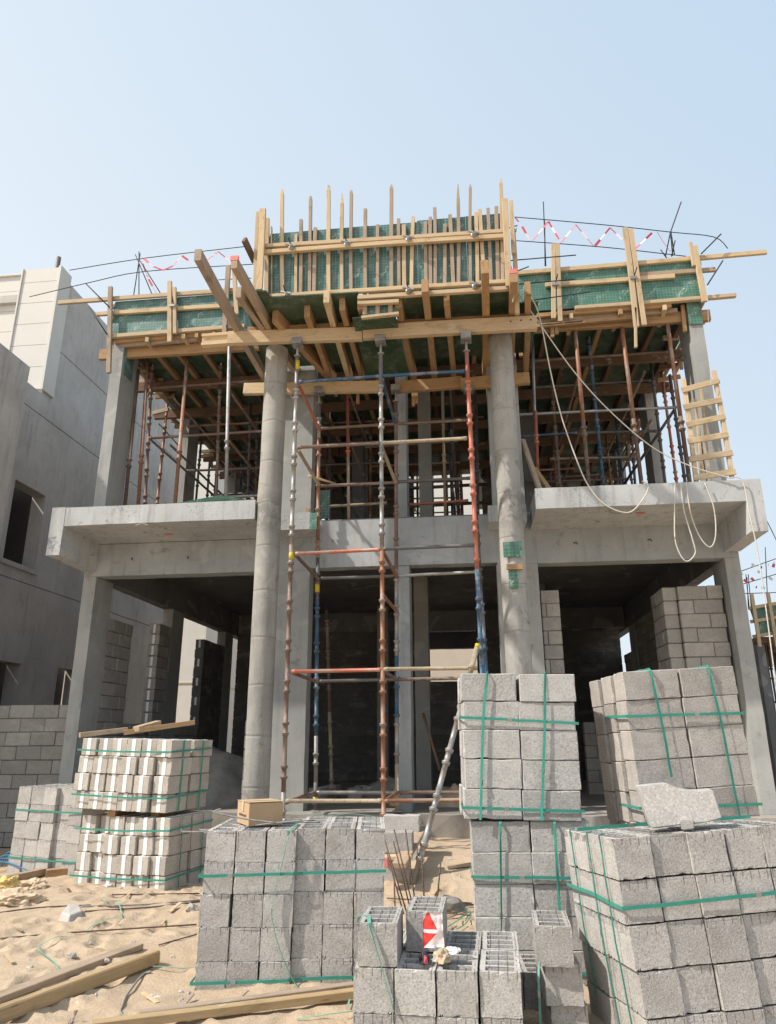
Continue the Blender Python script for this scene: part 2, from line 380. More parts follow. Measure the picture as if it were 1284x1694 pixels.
def sandmat():
    s = N('sand', .95, 0, .1)
    a = s.noise(.35, 6, .6); b = s.noise(3.5, 8, .7, dist=.4); c_ = s.noise(40, 5, .7); d = s.noise(260, 2)
    c = s.mix(s.rng(a, .35, .65), (.45, .345, .245), (.52, .41, .30))
    c = s.mix(s.math('MULTIPLY', s.rng(b, .48, .68), .45), c, (.52, .375, .24))
    c = s.mix(s.math('MULTIPLY', s.rng(c_, .58, .72), .5), c, (.40, .30, .21))
    v = s.rng(s.vor(14), .10, .05)
    c = s.mix(s.math('MULTIPLY', s.math('MULTIPLY', v, s.rng(s.noise(6), .5, .6), clamp=True), .35), c, (.35, .27, .2))
    c = s.mix(s.math('MULTIPLY', s.rng(d, .4, .7), .2), c, (.78, .66, .5))
    s.color(c)
    s.bump(s.math('ADD', s.math('MULTIPLY', b, 1.0), s.math('ADD', s.math('MULTIPLY', c_, .35), s.math('MULTIPLY', d, .1))), .75, .05); return s.m
M_SAND = sandmat()
M_SANDG = simple('grey building sand', (.30, .28, .25), .95, .3, 6, .6)

# ---------------------------------------------------------------- ground
def gh(x, y):
    h = 0.035 * noise.noise(Vector((x * .8, y * .8, 3))) + .022 * noise.noise(Vector((x * 2.6, y * 2.6, 1))) + .012 * noise.noise(Vector((x * 7, y * 7, 5)))
    a = max(0, 1 - abs(x - .1) / 1.9); b = max(0, min(1, (y + 3.6) / 2.6)) if y < -.2 else 1
    h += .30 * min(1, a * 1.6) * b * b * (3 - 2 * b) if y < .3 else 0
    l = max(0, min(1, (-2.2 - x) / 1.2)) * max(0, min(1, (y + 4.6) / 1.5)) * max(0, min(1, (-y - 1.9) / .6))
    h += .035 * l + .02 * noise.noise(Vector((x * 1.4, y * 1.9, 8))) * l
    f = min(1, max(0, (abs(x) - 14) / 20)) + min(1, max(0, (y - 12) / 20))
    if abs(x) > 30 or y > 40: h *= .2
    return h - .01
def axis_pts(lo, hi, step, far):
    a = [lo + i * step for i in range(int((hi - lo) / step) + 1)]; s = step; x = a[-1]
    while x < far: s *= 1.35; x += s; a.append(x)
    s = step; x = lo
    while x > -far: s *= 1.35; x -= s; a.insert(0, x)
    return a
xs = axis_pts(-6, 2, .026, 500); ys = axis_pts(-6.8, -.6, .026, 500)
vs = [(x, y, gh(x, y)) for y in ys for x in xs]; nx = len(xs)
fs = [(j * nx + i, j * nx + i + 1, (j + 1) * nx + i + 1, (j + 1) * nx + i) for j in range(len(ys) - 1) for i in range(nx - 1)]
rf = random.Random(31)
def dent(cx, cyy, rx, ry, an, d):
    i0 = max(0, min(len(xs) - 1, next((i for i, x in enumerate(xs) if x > cx - rx * 1.7), 0))); j0 = next((j for j, y in enumerate(ys) if y > cyy - rx * 1.7), 0)
    for j in range(j0, len(ys)):
        if ys[j] > cyy + rx * 1.7: break
        for i in range(i0, len(xs)):
            if xs[i] > cx + rx * 1.7: break
            dx, dy = xs[i] - cx, ys[j] - cyy; a_ = (dx * math.cos(an) + dy * math.sin(an)) / rx; b_ = (-dx * math.sin(an) + dy * math.cos(an)) / ry; q_ = a_ * a_ + b_ * b_
            if q_ < 2.8: x_, y_, z_ = vs[j * nx + i]; vs[j * nx + i] = (x_, y_, z_ + d * (-math.exp(-q_ * 1.6) + .45 * math.exp(-(q_ - 1.5) ** 2 * 2)))
for k in range(330):
    cx = rf.uniform(-5.4, 1.2) if k % 3 else rf.uniform(-4.5, -1.8); cyy = rf.uniform(-6.3, -1.6)
    dent(cx, cyy, rf.uniform(.13, .17), rf.uniform(.055, .08), rf.uniform(0, 3.14), rf.uniform(.012, .034))
struct(link('sand_ground', mesh('sand_ground', vs, fs, True), M_SAND))

# ---------------------------------------------------------------- unfinished villa: concrete frame
villa = thing('concrete_villa', (-1, 5, 0), 'unfinished two storey grey concrete villa frame with round porch columns and balconies', 'building')
S1, BB, FL = 4.68, 3.90, 0.55
def rough_box(name, x0, x1, y0, y1, z0, z1, mat, par, step=.22, amt=.006):
    """cast concrete: a box whose arrises wander a little"""
    bm = bmesh.new()
    def cuts(a, b): n = max(1, min(40, int((b - a) / step))); return [a + (b - a) * i / n for i in range(n + 1)]
    X, Y, Z = cuts(x0, x1), cuts(y0, y1), cuts(z0, z1); V = {}
    def vert(i, j, k):
        if (i, j, k) not in V:
            p = Vector((X[i], Y[j], Z[k]))
            e = (i in (0, len(X) - 1)) + (j in (0, len(Y) - 1)) + (k in (0, len(Z) - 1))
            a = amt * (1.0 if e > 1 else .35)
            q = p + Vector([noise.noise(p * 3.1 + Vector((t, 0, 7 * t))) * a for t in (1, 2, 3)])
            V[(i, j, k)] = bm.verts.new(q)
        return V[(i, j, k)]
    A, B, C = len(X) - 1, len(Y) - 1, len(Z) - 1
    for i in range(A):
        for j in range(B):
            for k in (0, C): bm.faces.new([vert(i, j, k), vert(i + 1, j, k), vert(i + 1, j + 1, k), vert(i, j + 1, k)])
    for i in range(A):
        for k in range(C):
            for j in (0, B): bm.faces.new([vert(i, j, k), vert(i + 1, j, k), vert(i + 1, j, k + 1), vert(i, j, k + 1)])
    for j in range(B):
        for k in range(C):
            for i in (0, A): bm.faces.new([vert(i, j, k), vert(i, j + 1, k), vert(i, j + 1, k + 1), vert(i, j, k + 1)])
    return link(name, bm_mesh(bm, name), mat, par)
rb = rough_box
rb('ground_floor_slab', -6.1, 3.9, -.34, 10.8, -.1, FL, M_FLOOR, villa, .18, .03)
# first floor slab, beams
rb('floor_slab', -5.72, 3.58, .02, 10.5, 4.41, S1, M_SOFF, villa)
rb('beam', -5.93, -2.84, -.003, .25, BB, 4.408, M_BEAM, villa)
rb('beam', 1.0, 3.79, -.003, .25, BB, 4.408, M_BEAM, villa)
rb('beam', -2.36, .42, -.003, .22, 3.93, 4.655, M_BEAM, villa)
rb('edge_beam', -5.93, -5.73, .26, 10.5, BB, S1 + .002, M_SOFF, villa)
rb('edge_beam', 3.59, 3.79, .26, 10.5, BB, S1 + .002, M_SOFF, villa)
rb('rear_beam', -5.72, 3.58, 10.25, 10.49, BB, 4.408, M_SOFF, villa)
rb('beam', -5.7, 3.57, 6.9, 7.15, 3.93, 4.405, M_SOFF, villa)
rb('cantilever_beam', -5.95, -5.745, -1.04, -.006, 3.985, 4.695, M_SLAB, villa)
rb('cantilever_beam', 3.60, 3.815, -1.04, -.006, 3.985, 4.695, M_SLAB, villa)
rb('balcony_slab', -5.742, -2.93, -1.035, -.006, 4.415, 4.69, M_SLAB, villa)
rb('balcony_slab', .93, 3.598, -1.035, -.006, 4.40, 4.69, M_SLAB, villa)
q = P(465, 849, v=-.42); q2 = P(513, 875, v=-.42)
rb('slab_bracket', q.x - .05, q2.x, -.42, -.006, q2.z, q.z, M_SLAB, villa)
q = P(807, 836, v=-.42); q2 = P(872, 861, v=-.42)
rb('slab_bracket', q.x, q2.x, -.42, -.006, q2.z, q.z, M_SLAB, villa)
# columns
def colm(x0, x1, y0, y1, z0, z1, mat=M_CONC): return rb('column', x0, x1, y0, y1, z0, z1, mat, villa, .3, .005)
UP = 8.06
for (x0, x1) in ((-5.93, -5.73), (3.59, 3.79)):
    for v in (0, 3.0, 6.1, 9.4):
        colm(x0, x1, v, v + .55, FL, BB - .002); colm(x0 + .002, x1 - .002, v + .003, v + .55, S1 + .003, UP)
colm(-2.85, -2.36, 0, .28, FL, 3.9); colm(-2.86, -2.38, .003, .28, S1, UP)
colm(.41, 1.0, 0, .28, FL, 3.9); colm(.40, .88, .003, .28, S1, UP)
rb('wall_strip', -2.84, -2.362, -.002, .24, 3.902, 4.678, M_BEAM, villa); rb('wall_strip', .422, .998, -.002, .24, 3.902, 4.678, M_BEAM, villa)
colm(-1.075, -.87, .02, .45, FL, 3.93, M_BEAM); colm(-1.13, -.95, .75, 1.2, S1, UP, M_BEAM)
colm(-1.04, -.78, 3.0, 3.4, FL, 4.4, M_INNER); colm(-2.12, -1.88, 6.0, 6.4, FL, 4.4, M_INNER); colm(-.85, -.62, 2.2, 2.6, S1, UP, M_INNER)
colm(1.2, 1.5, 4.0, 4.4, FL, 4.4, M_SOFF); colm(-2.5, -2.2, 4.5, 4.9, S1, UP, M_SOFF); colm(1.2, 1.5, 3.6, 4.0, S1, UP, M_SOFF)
# round columns
def round_col(cx, cyy, top):
    prof = []; z = 0
    while z < top: prof.append((z, .165 + .004 * noise.noise(Vector((z * 2, cx, 0))))); z += .1
    prof.append((top, .165)); me = lathe(prof, 40, 'round_column')
    for vv in me.vertices:
        k = noise.noise(vv.co * 4) * .004; vv.co.y += k; vv.co.z += k
    M = Matrix.Translation((cx, cyy, 0)) @ Matrix(((0, 0, 1, 0), (0, 1, 0, 0), (1, 0, 0, 0), (0, 0, 0, 1))) @ Matrix.Scale(-1, 4, (0, 1, 0))
    me.transform(M); return link('round_column', me, M_ROUND, villa)
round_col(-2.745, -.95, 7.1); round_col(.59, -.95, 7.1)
for (x, y, w_) in ((279, 884, 4.412), (1059, 849, 4.397)):
    q = P(x, y, w=w_); me = mesh('paint_mark', [(q.x + math.cos(t * .63) * .07 * (1 + .3 * math.sin(t * 2.3)), q.y + math.sin(t * .63) * .04, w_ - .004) for t in range(10)], [tuple(range(10))]); link('paint_mark', me, M_PINK, villa)
# small fixings in the concrete: tie holes with wire
for x, y, vv in ((368, 0, 0),):
    pass
for x, y in ((218, 925), (310, 923), (950, 899), (1072, 894)):
    q = P(x, y, v=-.006); cord('tie_wire', [q, q + Vector((.02, -.04, .01)), q + Vector((.04, -.05, -.03))], .007, M_DKBAR, villa, 3)
# ---- formwork left on the frame
def green(name, x0, y0, x1, y1, v, mat=M_PLYG, label='', t=.018):
    a = P(x0, y0, v=v); b = P(x1, y1, v=v)
    zc = (a.z + b.z) / 2
    o = bar('plywood_board' if label else name, (a.x, v, zc), (b.x, v, zc), t, abs(a.z - b.z), mat)
    return tag(o, label, 'plywood') if label else o
green('plywood_panel', 832, 897, 865, 921, -1.13, M_PLYG, 'small square green plywood patch on right round porch column, upper of two')
green('plywood_panel', 841, 944, 858, 973, -1.13, M_PLYG, 'narrow green plywood patch below the timber cleat on right round column')
tag(bar('timber_cleat', P(838, 938, v=-1.14), P(865, 938, v=-1.14), .05, .07, M_ORG), 'short orange timber cleat nailed between two green patches on round column', 'timber')
green('plywood_panel', 1135, 500, 1163, 536, -.012, M_PLYG, 'green plywood collar round the top of the right corner column')
green('plywood_panel', 513, 849, 524, 876, -.43, M_PLYG, 'small green plywood stop at end of slab bracket beside left square column')
green('plywood_panel', 513, 812, 545, 858, .3, M_PLY, 'dark green plywood sheet standing behind parapet beside left square column')
o = box('plywood_board', -5.727, -5.709, .06, .35, 7.45, 8.05, M_PLY, None, .002); tag(o, 'green plywood strip on inner face of left corner column below roof formwork', 'plywood')
tag(bar('timber_offcut', P(509, 842, v=-.3), P(509, 849, v=-.3) + Vector((0, 0, -.02)), .06, .05, M_ORG), 'tiny orange timber offcut standing on left slab bracket', 'timber')

# ---------------------------------------------------------------- block walls
def block_wall(a, b, w0, w1, thick, label, mat=M_WALL, bl=.40, h=.20, ragged=0, name='block_wall', stepped=False, eps=0):
    a, b = Vector((*a, 0)), Vector((*b, 0)); L = (b - a).length; M = frame(a, b)
    bm = bmesh.new(); n = int(round((w1 - w0) / h))
    for k in range(n):
        z0 = w0 + k * h; x = -.2 if k % 2 else 0.0
        end = L - (random.choice([0, 0, .2]) if ragged and k > n - 4 else 0)
        while x < end - .02:
            x0, x1 = max(0, x), min(end, x + bl)
            if x1 - x0 > .05:
                j = random.uniform(-.006, .006); t = random.uniform(-.004, .004)
                bm_box(bm, x0 + .006, x1 - .006, -thick / 2 + j, thick / 2 + j, z0 + .006 + t, z0 + h - .006 + t, M)
            x += bl
    me = bm_mesh(bm, name, .006)
    root = thing(name, (a.x, a.y, w0), label, 'wall'); root['kind'] = 'thing'
    link('blockwork', me, mat, root)
    bm = bmesh.new(); bm_box(bm, .02, L - .02, -thick / 2 + .012, thick / 2 - .012, w0 + .01, w0 + n * h - .012, M)
    link('mortar', bm_mesh(bm, 'mortar'), M_MORT, root)
    if eps:
        bm = bmesh.new()
        for k in range(n):
            if eps == 2 and k % 2: continue
            bm_box(bm, -.006, .03, -.022, .022, w0 + k * h + .02, w0 + (k + 1) * h - .02, M)
        link('insulation_strip', bm_mesh(bm, 'eps'), M_EPS, root)
    return root
block_wall((-5.83, .57), (-5.83, 1.42), FL, 3.38, .19, 'low piece of grey block infill wall beside left corner column, facing the dark room')
block_wall((-5.83, 2.46), (-5.83, 2.98), FL, 3.45, .2, 'narrow block wall pier with white insulated end before second left column', eps=1)
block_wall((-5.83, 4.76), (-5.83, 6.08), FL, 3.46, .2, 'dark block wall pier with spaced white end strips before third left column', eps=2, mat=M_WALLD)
block_wall((-5.83, 1.44), (-5.83, 2.44), FL, 1.75, .19, 'low block sill wall under first side opening on the left', ragged=1)
block_wall((-5.83, 3.58), (-5.83, 4.74), FL, 1.75, .19, 'low block sill wall under second side opening on the left', ragged=1)
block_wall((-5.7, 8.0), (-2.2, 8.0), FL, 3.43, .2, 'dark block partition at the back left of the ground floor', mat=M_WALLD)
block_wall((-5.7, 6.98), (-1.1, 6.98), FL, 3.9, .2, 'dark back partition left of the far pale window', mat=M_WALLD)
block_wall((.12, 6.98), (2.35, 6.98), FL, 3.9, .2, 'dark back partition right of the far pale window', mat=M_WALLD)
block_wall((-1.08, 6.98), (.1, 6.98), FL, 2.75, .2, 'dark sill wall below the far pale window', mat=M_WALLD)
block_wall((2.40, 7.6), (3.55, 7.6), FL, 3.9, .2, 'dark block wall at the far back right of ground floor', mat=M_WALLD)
block_wall((3.69, .57), (3.69, 2.95), FL, 3.45, .19, 'block infill wall along the right side behind corner column', ragged=1)
block_wall((3.69, 3.6), (3.69, 6.05), FL, 3.9, .19, 'block infill wall along the right side beyond second column')
block_wall((3.69, 6.67), (3.69, 7.5), FL, 3.25, .19, 'low block infill wall along the right side near the far opening')
block_wall((2.95, .30), (3.57, .30), FL, 3.46, .2, 'pale block wall panel beside right corner column, facing the street', ragged=0)
block_wall((2.85, .25), (2.85, .95), FL, 3.5, .19, 'block return wall turning back from pale wall panel on the right')
block_wall((1.03, .32), (1.30, .32), FL, 3.5, .2, 'slender pier of stacked wall blocks right of the right round column', bl=.27)
q = P(396, 1190, v=.3)
block_wall((-3.3, .3), (-2.9, .3), FL, 1.85, .2, 'short stack of laid blocks behind foot of left round column')
block_wall((1.9, 3.2), (3.5, 3.2), FL, 1.75, .2, 'low dark partition inside the right hand room', ragged=1)
block_wall((-8.05, .42), (-5.96, .42), 0, 1.97, .2, 'grey block boundary wall between villa and left neighbour', ragged=0)
# ---------------------------------------------------------------- neighbour on the left
nb = thing('neighbour_house', (-12, 4, 0), 'grey precast concrete house on the left with cream clad upper corner', 'building')
def wall_grid(name, x, y0, y1, z0, z1, holes, mat, par, depth=.3, grooves=()):
    """a wall facing +x with real window openings cut through it"""
    ysx = sorted({y0, y1, *[h[0] for h in holes], *[h[1] for h in holes]}); zsx = sorted({z0, z1, *[h[2] for h in holes], *[h[3] for h in holes]})
    bm = bmesh.new()
    zg = sorted(set(zsx) | {g - .011 for g in grooves} | {g + .011 for g in grooves})
    for i in range(len(ysx) - 1):
        for k in range(len(zg) - 1):
            ym, zm = (ysx[i] + ysx[i + 1]) / 2, (zg[k] + zg[k + 1]) / 2
            if any(h[0] < ym < h[1] and h[2] < zm < h[3] for h in holes): continue
            d = .025 if any(abs(zm - g) < .01 for g in grooves) else 0
            bm_box(bm, x - depth, x - d, ysx[i], ysx[i + 1], zg[k], zg[k + 1])
    bmesh.ops.remove_doubles(bm, verts=bm.verts, dist=.0005)
    inner = [f for f in bm.faces if all(len(e.link_faces) > 2 for e in f.edges)]
    return link(name, bm_mesh(bm, name), mat, par)
X = -8.6
holes = [(1.77, 2.80, 4.72, 6.28), (2.1, 2.80, 1.2, 2.88), (4.08, 4.9, 1.2, 2.93)]
wall_grid('side_wall', X, .4, 9.08, 0, 8.3, holes, M_NEIGH, nb, .3, (4.40, 7.84))
wall_grid('side_wall', X, 2.16, 9.08, 8.3, 11.2, [], M_NEIGH, nb, .3, (9.5,))
for h in holes: box('window_dark_box', X - 1.6, X - .5, h[0] - .3, h[1] + .3, h[2] - .3, h[3] + .2, M_DARK, nb, 0)  # solid near-black boxes painting in the unlit rooms behind the openings
box('window_sill', X - .3, X + .03, 1.72, 2.85, 4.62, 4.715, M_NEIGH, nb)
box('rear_wall', -14, X - .31, 8.8, 9.07, 0, 11.1, M_NEIGH, nb); box('roof_slab', -14, X - .32, 2.5, 8.7, 10.8, 11.0, M_NEIGH, nb)
rb('front_wing', -12.5, -8.0, -2.1, .82, 0, 8.13, M_NEIGH, nb, .6, .01)
# cream clad tower: boards with shadow joints
def clad(name, x0, x1, yf, z0, z1, dz, par, depth=.5):
    bm = bmesh.new(); z = z0
    while z < z1 - .02:
        zt = min(z + dz, z1); bm_box(bm, x0, x1, yf, yf + depth, z + .006, zt - .006); z = zt
    bm_box(bm, x0 + .01, x1 - .01, yf + .012, yf + depth - .01, z0 + .01, z1 - .01)
    return link(name, bm_mesh(bm, name), M_CREAM, par)
a = P(47, 447, v=2.1); b = P(100, 443, v=2.1)
clad('cladding', -9.42, -8.62, 2.1, 8.38, b.z + .02, .52, nb, .06)
box('corner_trim', -8.615, -8.55, 2.08, 2.5, 8.36, b.z + .05, M_CREAM, nb, .004)
box('corner_trim', -9.46, -9.425, 2.07, 2.4, 8.4, b.z + .04, M_CREAM, nb, .004)
clad('cladding', -12.5, -9.5, 2.6, 7.0, P(20, 458, v=2.6).z, .52, nb, .06)
box('coping', -12.6, -9.47, 2.55, 3.0, P(20, 458, v=2.6).z, P(20, 458, v=2.6).z + .05, M_CREAM, nb)
box('wall_core', -9.4, -8.62, 2.17, 2.6, 8.3, 11.1, M_NEIGH, nb)
q = P(90, 443, v=2.4); tube('vent_pipe', (q.x, 2.5, 11.0), (q.x, 2.5, q.z + .35), .05, M_DKST, nb)
# cream houses beyond
h2 = thing('cream_house', (-11, 15, 0), 'cream rendered house seen beyond the side openings on the left', 'building')
box('wall', -14, -9.2, 14, 22, 0, 12.5, M_CREAM, h2); box('string_course', -14.02, -9.17, 13.97, 22, 3.3, 3.36, M_BEIGE, h2); box('string_course', -14.02, -9.17, 13.97, 22, 8.0, 8.05, M_BEIGE, h2)
box('parapet', -14.05, -9.14, 13.95, 22, 12.5, 12.62, M_CREAM, h2)
h3 = thing('beige_house', (0, 20, 0), 'beige house seen through back window and upper grid opening of the villa', 'building')
box('wall', -4.5, 2.2, 19, 27, 0, 15.5, M_CREAM, h3); box('string_course', -4.52, 2.22, 18.97, 27, 5.05, 5.12, M_BEIGE, h3); box('parapet', -4.55, 2.25, 18.95, 27, 15.5, 15.65, M_CREAM, h3)
box('wall_lower', -4.49, 2.19, 18.985, 19.0, 0, 5.04, M_BEIGE, h3, 0)

# ---------------------------------------------------------------- loose sand and rubble inside
def heap(name, cx, cyy, cz, rx, ry, h, mat, label, n=26, cat='sand heap'):
    vs = []; fs = []
    for j in range(n + 1):
        for i in range(n + 1):
            x = -1 + 2 * i / n; y = -1 + 2 * j / n; r = math.sqrt(x * x + y * y)
            z = max(0, 1 - r) ** .8 * h * (1 + .35 * noise.noise(Vector((x * 3, y * 3, cx)))) - .01
            vs.append((cx + x * rx, cyy + y * ry, cz + z))
    for j in range(n):
        for i in range(n): k = j * (n + 1) + i; fs.append((k, k + 1, k + n + 2, k + n + 1))
    return tag(link(name, mesh(name, vs, fs, True), mat), label, cat, kind=None)
heap('sand_heap', -4.4, 1.6, FL, 1.4, 1.0, .95, M_SANDG, 'grey building sand heap inside the villa behind left block pallets')

# ---------------------------------------------------------------- roof edge formwork
VF = -.10
def pb(name, a, b, va, wd, dp, mat, par, **k):
    """timber between two measured photo points on the vertical plane v = va; wd = across thickness towards street, dp = height"""
    return bar(name, P(*a, v=va), P(*b, v=va), wd, dp, mat, par, **k)
def post(name, a, b, va, wd, th, mat, par, **k):
    return bar(name, P(*a, v=va), P(*b, v=va), wd, th, mat, par, up=(0, -1, 0), **k)
fl = thing('edge_formwork', (-4.5, -.08, 8.08), 'green plywood roof edge formwork with pine rails on the left side of the roof', 'formwork')
bar('plywood_panel', (-5.96, -.045, 8.44), (-4.45, -.045, 8.44), .02, .72, M_PLY, fl, c=.001)
bar('plywood_panel', (-4.445, -.045, 8.44), (-2.9, -.045, 8.44), .02, .72, M_PLY, fl, c=.001)
pb('rail', (97, 501), (405, 479), -.09, .05, .075, M_PINE, fl)
pb('rail', (160, 520), (405, 504), -.09, .05, .075, M_PINE, fl)
pb('rail', (186, 557), (405, 540), -.10, .07, .07, M_PINE, fl)
post('post', (183, 475), (180, 617), -.16, .075, .05, M_OLD, fl)
post('post', (281, 466), (281, 566), -.16, .075, .05, M_PINE, fl); post('post', (289, 476), (290, 552), -.16, .06, .05, M_PINE, fl)
post('post', (378, 440), (371, 562), -.16, .08, .05, M_OLD, fl); post('post', (387, 436), (392, 520), -.16, .07, .05, M_PINE, fl)
fr = thing('edge_formwork', (2.5, -.08, 8.08), 'green plywood roof edge formwork with pine rails on the right side of the roof', 'formwork')
bar('plywood_panel', (.95, -.045, 8.43), (2.55, -.045, 8.43), .02, .76, M_PLYG, fr, c=.001)
bar('plywood_panel', (2.555, -.045, 8.43), (3.82, -.045, 8.43), .02, .76, M_PLYG, fr, c=.001)
pb('rail', (856, 452), (1268, 417), -.09, .05, .075, M_PINE, fr)
pb('rail', (902, 472), (1116, 457), -.09, .05, .075, M_PINE, fr)
pb('rail', (1058, 455), (1183, 446), -.085, .05, .07, M_OLD, fr)
pb('rail', (951, 510), (1217, 489), -.10, .07, .06, M_PINE, fr)
for a, b, w_ in (((915, 404), (916, 527), .07), ((922, 404), (927, 532), .07), ((1034, 377), (1053, 541), .08), ((1043, 380), (1066, 538), .075), ((1149, 408), (1166, 499), .08), ((1142, 402), (1148, 440), .05), ((1051, 510), (1052, 575), .04)):
    post('post', a, b, -.16, w_, .05, M_PINE, fr)
for (x, y, pr) in ((285, 505, fl), (374, 553, fl), (918, 470, fr), (1048, 459, fr)):
    q = P(x, y, v=-.2); bar('clamp', q + Vector((-.05, 0, 0)), q + Vector((.05, 0, .0)), .02, .05, M_GALV, pr); tube('tie_bar', q + Vector((0, .1, -.02)), q + Vector((.04, -.12, .1)), .009, M_DKBAR, pr)
# side edges
for u, lab, t in ((-5.985, 'left', -1), (3.845, 'right', 1)):
    s = thing('side_formwork', (u, 5, 8.08), 'roof edge formwork running back along the %s side of the villa' % lab, 'formwork')
    bar('plywood_panel', (u, -.02, 8.44), (u, 10.5, 8.44), .02, .72, M_PLY, s)
    for z in (8.12, 8.45, 8.76): bar('rail', (u + t * .04, .0, z), (u + t * .04, 10.4, z), .05, .07, M_OLD, s)
    for k in range(9): bar('post', (u + t * .09, .5 + 1.2 * k, 7.8 + random.uniform(-.1, .1)), (u + t * .09, .5 + 1.2 * k, 8.95 + random.uniform(-.1, .2)), .06, .05, M_OLD, s, up=(1, 0, 0))
# ---------------------------------------------------------------- roof deck: plywood, joists, bearers (one nailed deck)
dk = thing('roof_deck_formwork', (-1, 5, 7.8), 'underside of the roof deck formwork, joists over bearers above the upper floor', 'formwork')
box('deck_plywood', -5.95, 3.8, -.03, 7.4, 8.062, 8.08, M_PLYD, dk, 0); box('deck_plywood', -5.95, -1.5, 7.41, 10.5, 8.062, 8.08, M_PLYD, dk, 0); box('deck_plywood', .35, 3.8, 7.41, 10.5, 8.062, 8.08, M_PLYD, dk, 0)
random.seed(3)
u = -5.75; k = 0
while u < 3.8:
    bar('joist', (u, .0 + random.uniform(-.04, .25), 8.01), (u + random.uniform(-.03, .03), 7.38 if -1.6 < u < .4 else 10.4, 8.01), .075, .10, random.choice([M_DKW, M_DKW, M_DKW, M_ORG]), dk); u += random.uniform(.34, .5)
for j, v in enumerate((.12, 1.35, 2.55, 3.75, 4.95, 6.15, 7.35, 8.55, 9.75)):
    for (a, b) in ((-6.1 - random.uniform(0, .2), -2.9), (-2.95, .9), (.85, 3.95 + random.uniform(0, .2))):
        if j == 0 and a > -3 and b < 1: continue
        if j > 5 and a > -3 and b < 1: continue
        z = 7.86 + random.uniform(-.005, .005); vv = v + (.085 if -3 < a < 0 else 0)
        bar('bearer', (a, vv, z), (b, vv, z), .08, .19, M_ORG if j == 0 else M_DKW, dk)
random.seed(5)
for s_, uu in ((-1, -5.92), (1, 3.79)):       # ragged offcuts and blocking under the side edges
    for k in range(34):
        v = .3 + k * .29 + random.uniform(-.1, .1); L = random.uniform(.25, .7); z = random.choice([7.93, 8.0, 7.86, 7.8]) + random.uniform(-.03, .02)
        x = uu + random.uniform(-.1, .12)
        if random.random() < .5: bar('packing_timber', (x - L / 2, v, z), (x + L / 2 * .6, v + random.uniform(-.1, .1), z + random.uniform(-.04, .04)), .05, .08, random.choice([M_ORG, M_OLD, M_PINE, M_DKW]), dk)
        else: bar('packing_timber', (x, v, z), (x + random.uniform(-.05, .05), v + L * 1.3, z), .07, .06, random.choice([M_ORG, M_OLD, M_DKW]), dk)
for x, yt, yb in ((592, 640, 668), (684, 640, 672), (689, 645, 668), (556, 640, 655)):
    post('hanging_timber', (x, yt), (x, yb), .1, .05, .04, M_ORG, dk)
for (x0, y0, x1, y1) in ((913, 535, 914, 558), (920, 536, 921, 553), (1129, 505, 1133, 549), (860, 565, 862, 590)):
    post('hanging_timber', (x0, y0), (x1, y1), .05, .06, .05, M_ORG, dk)
# timber fringe under the front edges
for a, b, va, mt in (((190, 566), (400, 549), -.03, M_ORG), ((200, 573), (350, 560), .02, M_OLD), ((860, 525), (1110, 506), -.04, M_ORG), ((880, 533), (1120, 514), .03, M_OLD), ((870, 541), (1060, 524), .0, M_ORG)):
    pb('edge_bearer', a, b, va, .06, .07, mt, dk)
for x, y in ((243, 561), (303, 556), (353, 552), (325, 554), (945, 522), (1027, 515), (1100, 508)):
    q = P(x, y, v=-.12); bar('joist_end', q, q + Vector((random.uniform(-.05, .05), .5, -.01)), .06, .09, random.choice([M_ORG, M_PINE]), dk)

# ---------------------------------------------------------------- porch canopy formwork
cf = thing('canopy_formwork', (-1, -1, 7), 'porch canopy formwork: green plywood soffit on orange joists over two long bearers', 'formwork')
W0 = 7.32
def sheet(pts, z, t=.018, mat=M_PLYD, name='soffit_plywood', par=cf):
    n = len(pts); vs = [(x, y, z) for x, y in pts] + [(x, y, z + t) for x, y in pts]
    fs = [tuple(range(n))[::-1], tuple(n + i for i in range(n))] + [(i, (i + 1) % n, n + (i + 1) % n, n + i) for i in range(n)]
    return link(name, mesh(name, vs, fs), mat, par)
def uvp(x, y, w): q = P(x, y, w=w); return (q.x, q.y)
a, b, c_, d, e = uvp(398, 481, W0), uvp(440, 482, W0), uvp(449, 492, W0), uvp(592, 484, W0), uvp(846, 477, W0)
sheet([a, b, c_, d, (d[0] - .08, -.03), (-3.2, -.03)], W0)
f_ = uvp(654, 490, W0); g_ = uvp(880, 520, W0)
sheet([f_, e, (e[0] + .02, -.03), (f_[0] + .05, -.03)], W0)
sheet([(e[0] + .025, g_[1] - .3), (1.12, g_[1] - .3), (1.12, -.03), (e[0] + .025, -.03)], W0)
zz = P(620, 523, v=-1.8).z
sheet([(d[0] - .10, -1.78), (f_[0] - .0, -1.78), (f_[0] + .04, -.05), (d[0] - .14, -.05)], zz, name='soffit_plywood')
JO = [((327, 425), (440, 628), M_OLD, .11), ((387, 438), (455, 560), M_OLD, .10), ((394, 487), (498, 628), M_OLD, .10), ((455, 525), (548, 625), M_ORG, .09), ((508, 517), (545, 620), M_ORG, .08), ((540, 492), (578, 622), M_PINE, .08), ((566, 505), (598, 620), M_ORG, .08), ((596, 503), (625, 618), M_ORG, .08),
      ((659, 500), (684, 618), M_ORG, .09), ((703, 474), (718, 615), M_ORG, .09), ((739, 497), (750, 613), M_ORG, .08), ((802, 443), (803, 612), M_ORG, .10), ((850, 458), (845, 608), M_ORG, .10), ((873, 478), (870, 605), M_ORG, .08)]
